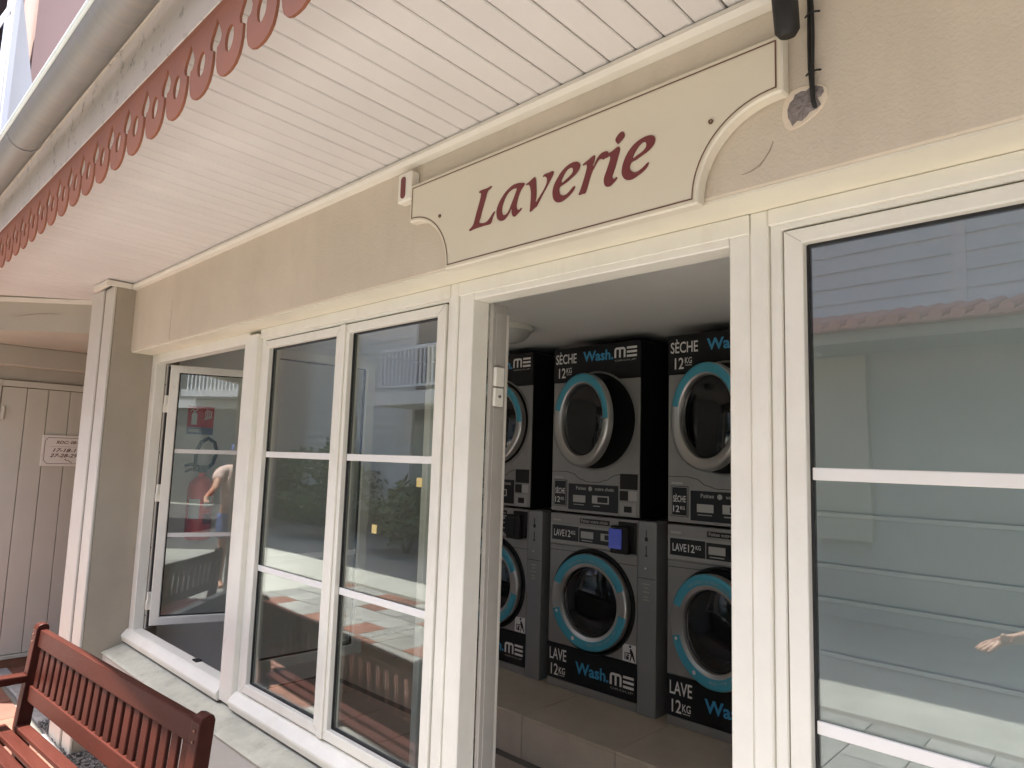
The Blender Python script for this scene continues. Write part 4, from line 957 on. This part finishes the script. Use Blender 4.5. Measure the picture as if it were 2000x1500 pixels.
# ================================================================== PINK HOUSE ABOVE THE ROOF
PK = thing('pink_house', 'tall pink rendered house with a white balcony rail beyond the gutter', 'house', (-13.0, 2.0, 0), ws=True)
part('wall', (-20.0, -12.6, 0.50, 9.0, 0.0, 13.0), 'pink', PK)
MB().prism([(-12.599, 0.50, 5.4), (-12.599, 0.56, 7.2), (-12.599, 0.20, 9.2), (-12.599, 0.20, 5.4)], (-0.25, 0, 0)).build('reveal', 'housepale', PK)
part('corner_post', (-12.75, -12.0, 0.13, 0.199, 4.5, 11.5), 'housepale', PK)
part('gallery_wall', (-20.0, -14.5, -6.0, 0.13, 0.0, 13.0), 'pink', PK)
bal = part('balcony_slab', (-14.49, -12.2, -5.0, 0.129, 5.1, 5.35), 'housepale', PK)
rl = MB().tube([(-12.3, 0.12, 8.25), (-12.3, -0.5, 6.55), (-12.3, -1.2, 6.45), (-12.3, -5.0, 6.45)], 0.035, 8).build('hand_rail', 'rail', PK)
br = MB().tube([(0, 0, 0), (0, 0, 2.6)], 0.016, 6).build('baluster', 'rail', rl)
for i in range(34):
    o = br if i == 0 else inst(br, rl, name='baluster')
    y = 0.08 - i * 0.075 * (1 if i < 8 else 1.3)
    top = 8.25 + (y - 0.12) * 2.74 if y > -0.5 else 6.5
    o.location = (-12.3, y, 5.36); o.scale = (1, 1, (top - 5.36) / 2.6)

# ================================================================== OPPOSITE SIDE OF THE STREET (seen in the panes)
OP = thing('opposite_house', 'grey lap sided house with red tiled canopy mirrored in the panes', 'house', (-5, -7.5, 0), ws=True)
OY = -7.0
part('wall', (-18.0, 7.0, -9.0, OY - 0.04, 0.0, 7.6), 'sidingdark', OP)
def siding(x0, x1, z0, z1, y=OY, name='upper_siding'):
    bk = part(name, (x0, x1, y - 0.039, y - 0.02, z0, z1), 'sidingdark', OP)
    h = 0.20; nb = int((z1 - z0) / h); first = None
    for i in range(nb):
        if first is None:
            first = MB().prism([(x0, 0.012, 0), (x0, -0.004, h + 0.015), (x0, -0.019, h + 0.015), (x0, -0.019, 0)], (x1 - x0, 0, 0)).build('siding_board', 'siding', bk); o = first
        else: o = inst(first, bk, name='siding_board')
        o.location = (0, y, z0 + i * h)
siding(-18.0, -11.0, 0.5, 7.5); siding(-7.9, 7.0, 3.45, 7.5)
part('corner_board', (-11.0, -10.86, OY - 0.03, OY + 0.03, 0.0, 7.5), 'palewall', OP)
part('corner_board', (-8.03, -7.9, OY - 0.03, OY + 0.03, 0.0, 7.5), 'palewall', OP)
part('corner_board', (-1.56, -1.44, OY - 0.018, OY + 0.028, 3.46, 7.5), 'palewall', OP)
part('small_window', (-13.2, -12.85, OY - 0.01, OY + 0.03, 2.0, 2.5), 'shade', OP)
part('base_wall', (-7.899, 7.0, OY - 0.039, OY, 0.0, 3.20), 'oppwall', OP)
part('canopy_beam', (-7.8, 7.0, OY, OY + 0.9, 3.0, 3.12), 'oppwall', OP)
tl = MB().prism([(-7.85, OY + 0.001, 3.44), (-7.85, OY + 1.05, 3.16), (-7.85, OY + 1.05, 3.13), (-7.85, OY + 0.001, 3.13)], (14.85, 0, 0)).build('canopy_roof', 'rooftile', OP)
rt = MB().tube([(0, 0.02, 0.285), (0, 1.12, -0.005)], 0.06, 10).build('roof_tile', 'rooftile', tl)
for i in range(80):
    o = rt if i == 0 else inst(rt, tl, name='roof_tile'); o.location = (-7.7 + i * 0.182, OY, 3.17)
part('door_opening', (-4.3, -3.1, OY - 0.02, OY + 0.012, 0.0, 2.1), 'shade', OP)
part('window_opening', (-0.6, 0.9, OY - 0.02, OY + 0.012, 0.9, 2.1), 'shade', OP)
part('pale_pier', (-3.02, -2.42, OY + 0.0, OY + 0.10, 0.9, 2.98), 'yellowwall', OP)
part('corner_board', (1.9, 2.0, OY - 0.018, OY + 0.028, 3.46, 7.5), 'palewall', OP)
for xx in (-6.6, -5.2, 1.6, 3.4):
    w_ = part('window_opening', (xx, xx + 0.9, OY - 0.02, OY + 0.012, 0.9, 2.2), 'shade', OP)
    ring(MB(), xx - 0.06, xx + 0.96, 0.84, 2.26, .06, .06, .06, .06, OY + 0.0005, OY + 0.03).build('window_frame', 'rail', w_)
for xx in (-6.9, -4.6, 0.6, 3.0):
    w_ = part('upper_window', (xx, xx + 1.0, OY - 0.015, OY + 0.022, 4.3, 5.7), 'shade', OP)
    ring(MB(), xx - 0.07, xx + 1.07, 4.23, 5.77, .07, .07, .07, .07, OY + 0.012, OY + 0.04).build('window_frame', 'rail', w_)
# balcony bay
part('bay_back', (-10.86, -8.03, OY - 1.2, OY - 1.1, 0.0, 7.5), 'oppwall', OP)
part('wall_recess', (-10.86, -8.03, OY - 0.039, OY - 0.03, 0.0, 2.4), 'oppwall', OP)
bs = part('balcony_slab', (-10.85, -8.04, OY - 0.02, OY + 0.95, 2.62, 2.86), 'palewall', OP)
rl2 = part('balcony_rail', (-10.8, -8.1, OY + 0.86, OY + 0.91, 3.62, 3.68), 'rail', OP)
part('bottom_rail', (-10.8, -8.1, OY + 0.86, OY + 0.91, 2.95, 2.99), 'rail', OP)
bb = MB().box(0, 0.03, OY + 0.87, OY + 0.90, 2.9905, 3.6195).build('baluster', 'rail', rl2)
for i in range(24):
    o = bb if i == 0 else inst(bb, rl2, name='baluster'); o.location = (-10.75 + i * 0.113, 0, 0)
part('roof', (-18.2, 7.2, -9.2, OY + 0.5, 7.601, 7.8), 'rooftile', OP)
# shrubs along the opposite side
def shrub(name, label, c, r, h, n, m1, seed, grp):
    rn = random.Random(seed); t = thing(name, label, 'shrub', (c[0], c[1], 0), group=grp)
    tr = MB()
    for k in range(5):
        a = rn.uniform(0, 6.28); tr.tube([(0.03 * math.cos(a), 0.03 * math.sin(a), 0), (r * .25 * math.cos(a), r * .25 * math.sin(a), h * .4), (r * .55 * math.cos(a), r * .55 * math.sin(a), h * .75)], [0.03, 0.02, 0.008], 6)
    tr.build('stem', 'trunk', t)
    cl = [(rn.uniform(-.6, .6) * r, rn.uniform(-.6, .6) * r, h * rn.uniform(.3, .85), r * rn.uniform(.3, .5)) for _ in range(14)]
    m = MB()
    for i in range(n):
        cx, cy, cz, cr = rn.choice(cl); d = Vector((rn.gauss(0, 1), rn.gauss(0, 1), rn.gauss(0, 1))).normalized() * cr * rn.uniform(.5, 1.05)
        p = Vector((cx, cy, cz)) + d; u = Vector((rn.gauss(0, 1), rn.gauss(0, 1), rn.gauss(0, .6))).normalized(); w = u.cross(Vector((rn.gauss(0, 1), rn.gauss(0, 1), rn.gauss(0, 1)))).normalized()
        L_ = rn.uniform(.06, .11); W_ = L_ * .4
        m.add([p - u * L_, p + w * W_, p + u * L_, p - w * W_], [(0, 1, 2, 3)])
    m.build('foliage', m1, t); return t
shrub('leafy_shrub', 'tall dark shrub mirrored in the left closed pane', (-12.4, -6.2), 0.9, 1.9, 1800, 'leaf', 5, 'shrubs across the street')
shrub('leafy_shrub', 'lower light green shrub beside the balcony bay across the street', (-9.6, -6.0), 0.8, 1.2, 1500, 'leaf2', 6, 'shrubs across the street')
shrub('leafy_shrub', 'rounded dark shrub at the far end of the grey sided wall', (-15.5, -6.2), 1.0, 1.6, 1500, 'leaf', 8, 'shrubs across the street')

# ================================================================== HOUSE CLOSING THE STREET ON THE RIGHT (seen only in the open leaf)
SE = thing('end_house', 'pale sage house with white balcony at the street end mirrored in the open leaf', 'house', (15.0, -7.0, 0), ws=True)
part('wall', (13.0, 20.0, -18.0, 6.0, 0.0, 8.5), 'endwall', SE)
for yy in (-12.4, -9.2, -3.4, -0.2):
    w_ = part('window', (12.93, 12.999, yy, yy + 1.1, 4.2, 5.7), 'shade', SE)
    ring(MB(), 0, 1.22, 4.14, 5.76, .06, .06, .06, .06, -0.03, 0.0).build('window_frame', 'rail', w_).matrix_local = Matrix.Translation((12.929, yy + 1.16, 0)) @ Matrix.Rotation(R(-90), 4, 'Z')
part('string_course', (12.9, 12.999, -18.0, 6.0, 3.0, 3.25), 'palewall', SE)
b3 = part('balcony_slab', (12.0, 12.999, -8.2, -5.2, 3.3, 3.5), 'palewall', SE)
r3 = part('balcony_rail', (12.03, 12.09, -8.1, -5.3, 4.4, 4.46), 'rail', SE)
b4 = MB().box(12.045, 12.075, 0, 0.03, 3.5005, 4.3995).build('baluster', 'rail', r3)
for i in range(24):
    o = b4 if i == 0 else inst(b4, r3, name='baluster'); o.location = (0, -8.05 + i * 0.116, 0)
part('doorway', (12.95, 12.999, -6.9, -5.7, 0.0, 2.3), 'shade', SE)
part('roof', (12.6, 20.2, -18.2, 6.2, 8.501, 8.8), 'rooftile', SE)

# ================================================================== THE PHOTOGRAPHER (only mirrored in the panes)
PE = thing('person', 'person in blue cap, pale shirt and navy shorts mirrored in the open leaf', 'person', (0.33, -1.42, 0.0), rotz=R(44))
def skinned(name, nodes, edges, m, parent, root=0, sub=2):
    me = bpy.data.meshes.new(name); me.from_pydata([n[:3] for n in nodes], edges, []); me.update()
    o = link(bpy.data.objects.new(name, me), parent); me.materials.append(M[m])
    sk = o.modifiers.new('skin', 'SKIN'); sk.use_smooth_shade = True
    ss = o.modifiers.new('sub', 'SUBSURF'); ss.levels = sub; ss.render_levels = sub
    if not me.skin_vertices: me.skin_vertices.new(name='') if hasattr(me.skin_vertices, 'new') else None
    for i, n in enumerate(nodes):
        sv = me.skin_vertices[0].data[i]; sv.radius = (n[3], n[4] if len(n) > 4 else n[3]); sv.use_root = (i == root)
    return o
def via_bm(name, nodes, edges, m, parent, root=0, sub=2):
    bm = bmesh.new(); lay = bm.verts.layers.skin.verify(); vs = [bm.verts.new(n[:3]) for n in nodes]
    for v, n in zip(vs, nodes): v[lay].radius = (n[3], n[4] if len(n) > 4 else n[3])
    vs[root][lay].use_root = True
    for a, b in edges: bm.edges.new((vs[a], vs[b]))
    me = bpy.data.meshes.new(name); bm.to_mesh(me); bm.free(); me.materials.append(M[m])
    o = bpy.data.objects.new(name, me); link(o, parent)
    sk = o.modifiers.new('skin', 'SKIN'); sk.use_smooth_shade = True
    ss = o.modifiers.new('sub', 'SUBSURF'); ss.levels = sub; ss.render_levels = sub
    return o
# local frame: the person faces +y; x to the person's right
N_ = [(0, 0, 0.95, .135, .10), (0, 0, 1.12, .125, .09), (0, 0, 1.30, .15, .10), (0, 0, 1.43, .10, .08), (0, .01, 1.50, .055), (0, .025, 1.58, .07, .085), (0, .03, 1.68, .078, .095), (0, .025, 1.74, .06, .075),
      (.10, 0, .88, .085), (.11, .02, .50, .055), (.12, -.01, .12, .04), (.12, .02, .05, .04), (.13, .14, .03, .035),
      (-.10, 0, .88, .085), (-.11, .02, .50, .055), (-.12, -.01, .12, .04), (-.12, .02, .05, .04), (-.13, .14, .03, .035),
      (.20, 0, 1.40, .055), (.27, .06, 1.22, .042), (.19, .20, 1.36, .036), (.13, .27, 1.50, .030), (.11, .29, 1.56, .030, .018),
      (-.20, 0, 1.40, .055), (-.33, .20, 1.22, .042), (-.49, .42, 1.15, .034), (-.53, .47, 1.13, .026, .02), (-.56, .52, 1.11, .028, .014)]
E_ = [(0, 1), (1, 2), (2, 3), (3, 4), (4, 5), (5, 6), (6, 7), (0, 8), (8, 9), (9, 10), (10, 11), (11, 12), (0, 13), (13, 14), (14, 15), (15, 16), (16, 17), (3, 18), (18, 19), (19, 20), (20, 21), (21, 22), (3, 23), (23, 24), (24, 25), (25, 26), (26, 27)]
for (bx, by_, bz), s in (((.11, .29, 1.56), 1), ((-.56, .52, 1.11), -1)):
    b0 = 22 if s == 1 else 27
    for k, (dx, L_) in enumerate(((-.024, .06), (-.008, .072), (.008, .068), (.024, .052))):
        i = len(N_)
        if s == 1: N_ += [(bx + dx, by_ + .03, bz + .035, .009), (bx + dx, by_ + .015, bz + .035 + L_ * .5, .008)]
        else: N_ += [(bx + dx, by_ + .04, bz - .012, .009), (bx + dx * 1.1, by_ + .04 + L_ * .6, bz - .035, .008)]
        E_ += [(b0, i), (i, i + 1)]
    i = len(N_); N_ += [(bx + .03 * s * -1, by_ + .01, bz + .015, .010), (bx + .045 * s * -1, by_ + .035, bz + .03, .009)]; E_ += [(b0, i), (i, i + 1)]
via_bm('body', N_, E_, 'skin', PE)
via_bm('shirt', [(0, 0, 0.90, .185, .15), (0, 0, 1.12, .18, .14), (0, 0, 1.31, .20, .15), (0, 0, 1.45, .12, .10), (.20, 0, 1.41, .085), (.262, .04, 1.24, .080), (-.20, 0, 1.41, .085), (-.27, .10, 1.29, .075)], [(0, 1), (1, 2), (2, 3), (3, 4), (4, 5), (3, 6), (6, 7)], 'shirt', PE)
via_bm('shorts', [(0, 0, .93, .15, .115), (.10, .0, .84, .105), (.112, .015, .56, .085), (-.10, .0, .84, .105), (-.112, .015, .56, .085)], [(0, 1), (1, 2), (0, 3), (3, 4)], 'shorts', PE)
cp_ = MB().lathe([(0.088, 0.0), (0.090, 0.03), (0.080, 0.07), (0.055, 0.095), (0.0, 0.105)], (0, 0.03, 1.685), 'z', 24)
cp_.prism([(0.085, 0.09, 1.688), (0.06, 0.17, 1.682), (0.0, 0.20, 1.678), (-0.06, 0.17, 1.682), (-0.085, 0.09, 1.688)], (0, 0, 0.006))
cp_.build('cap', 'cap', PE, smooth=True)
for o in bpy.data.objects:
    if 'world_space' in o: del o['world_space']
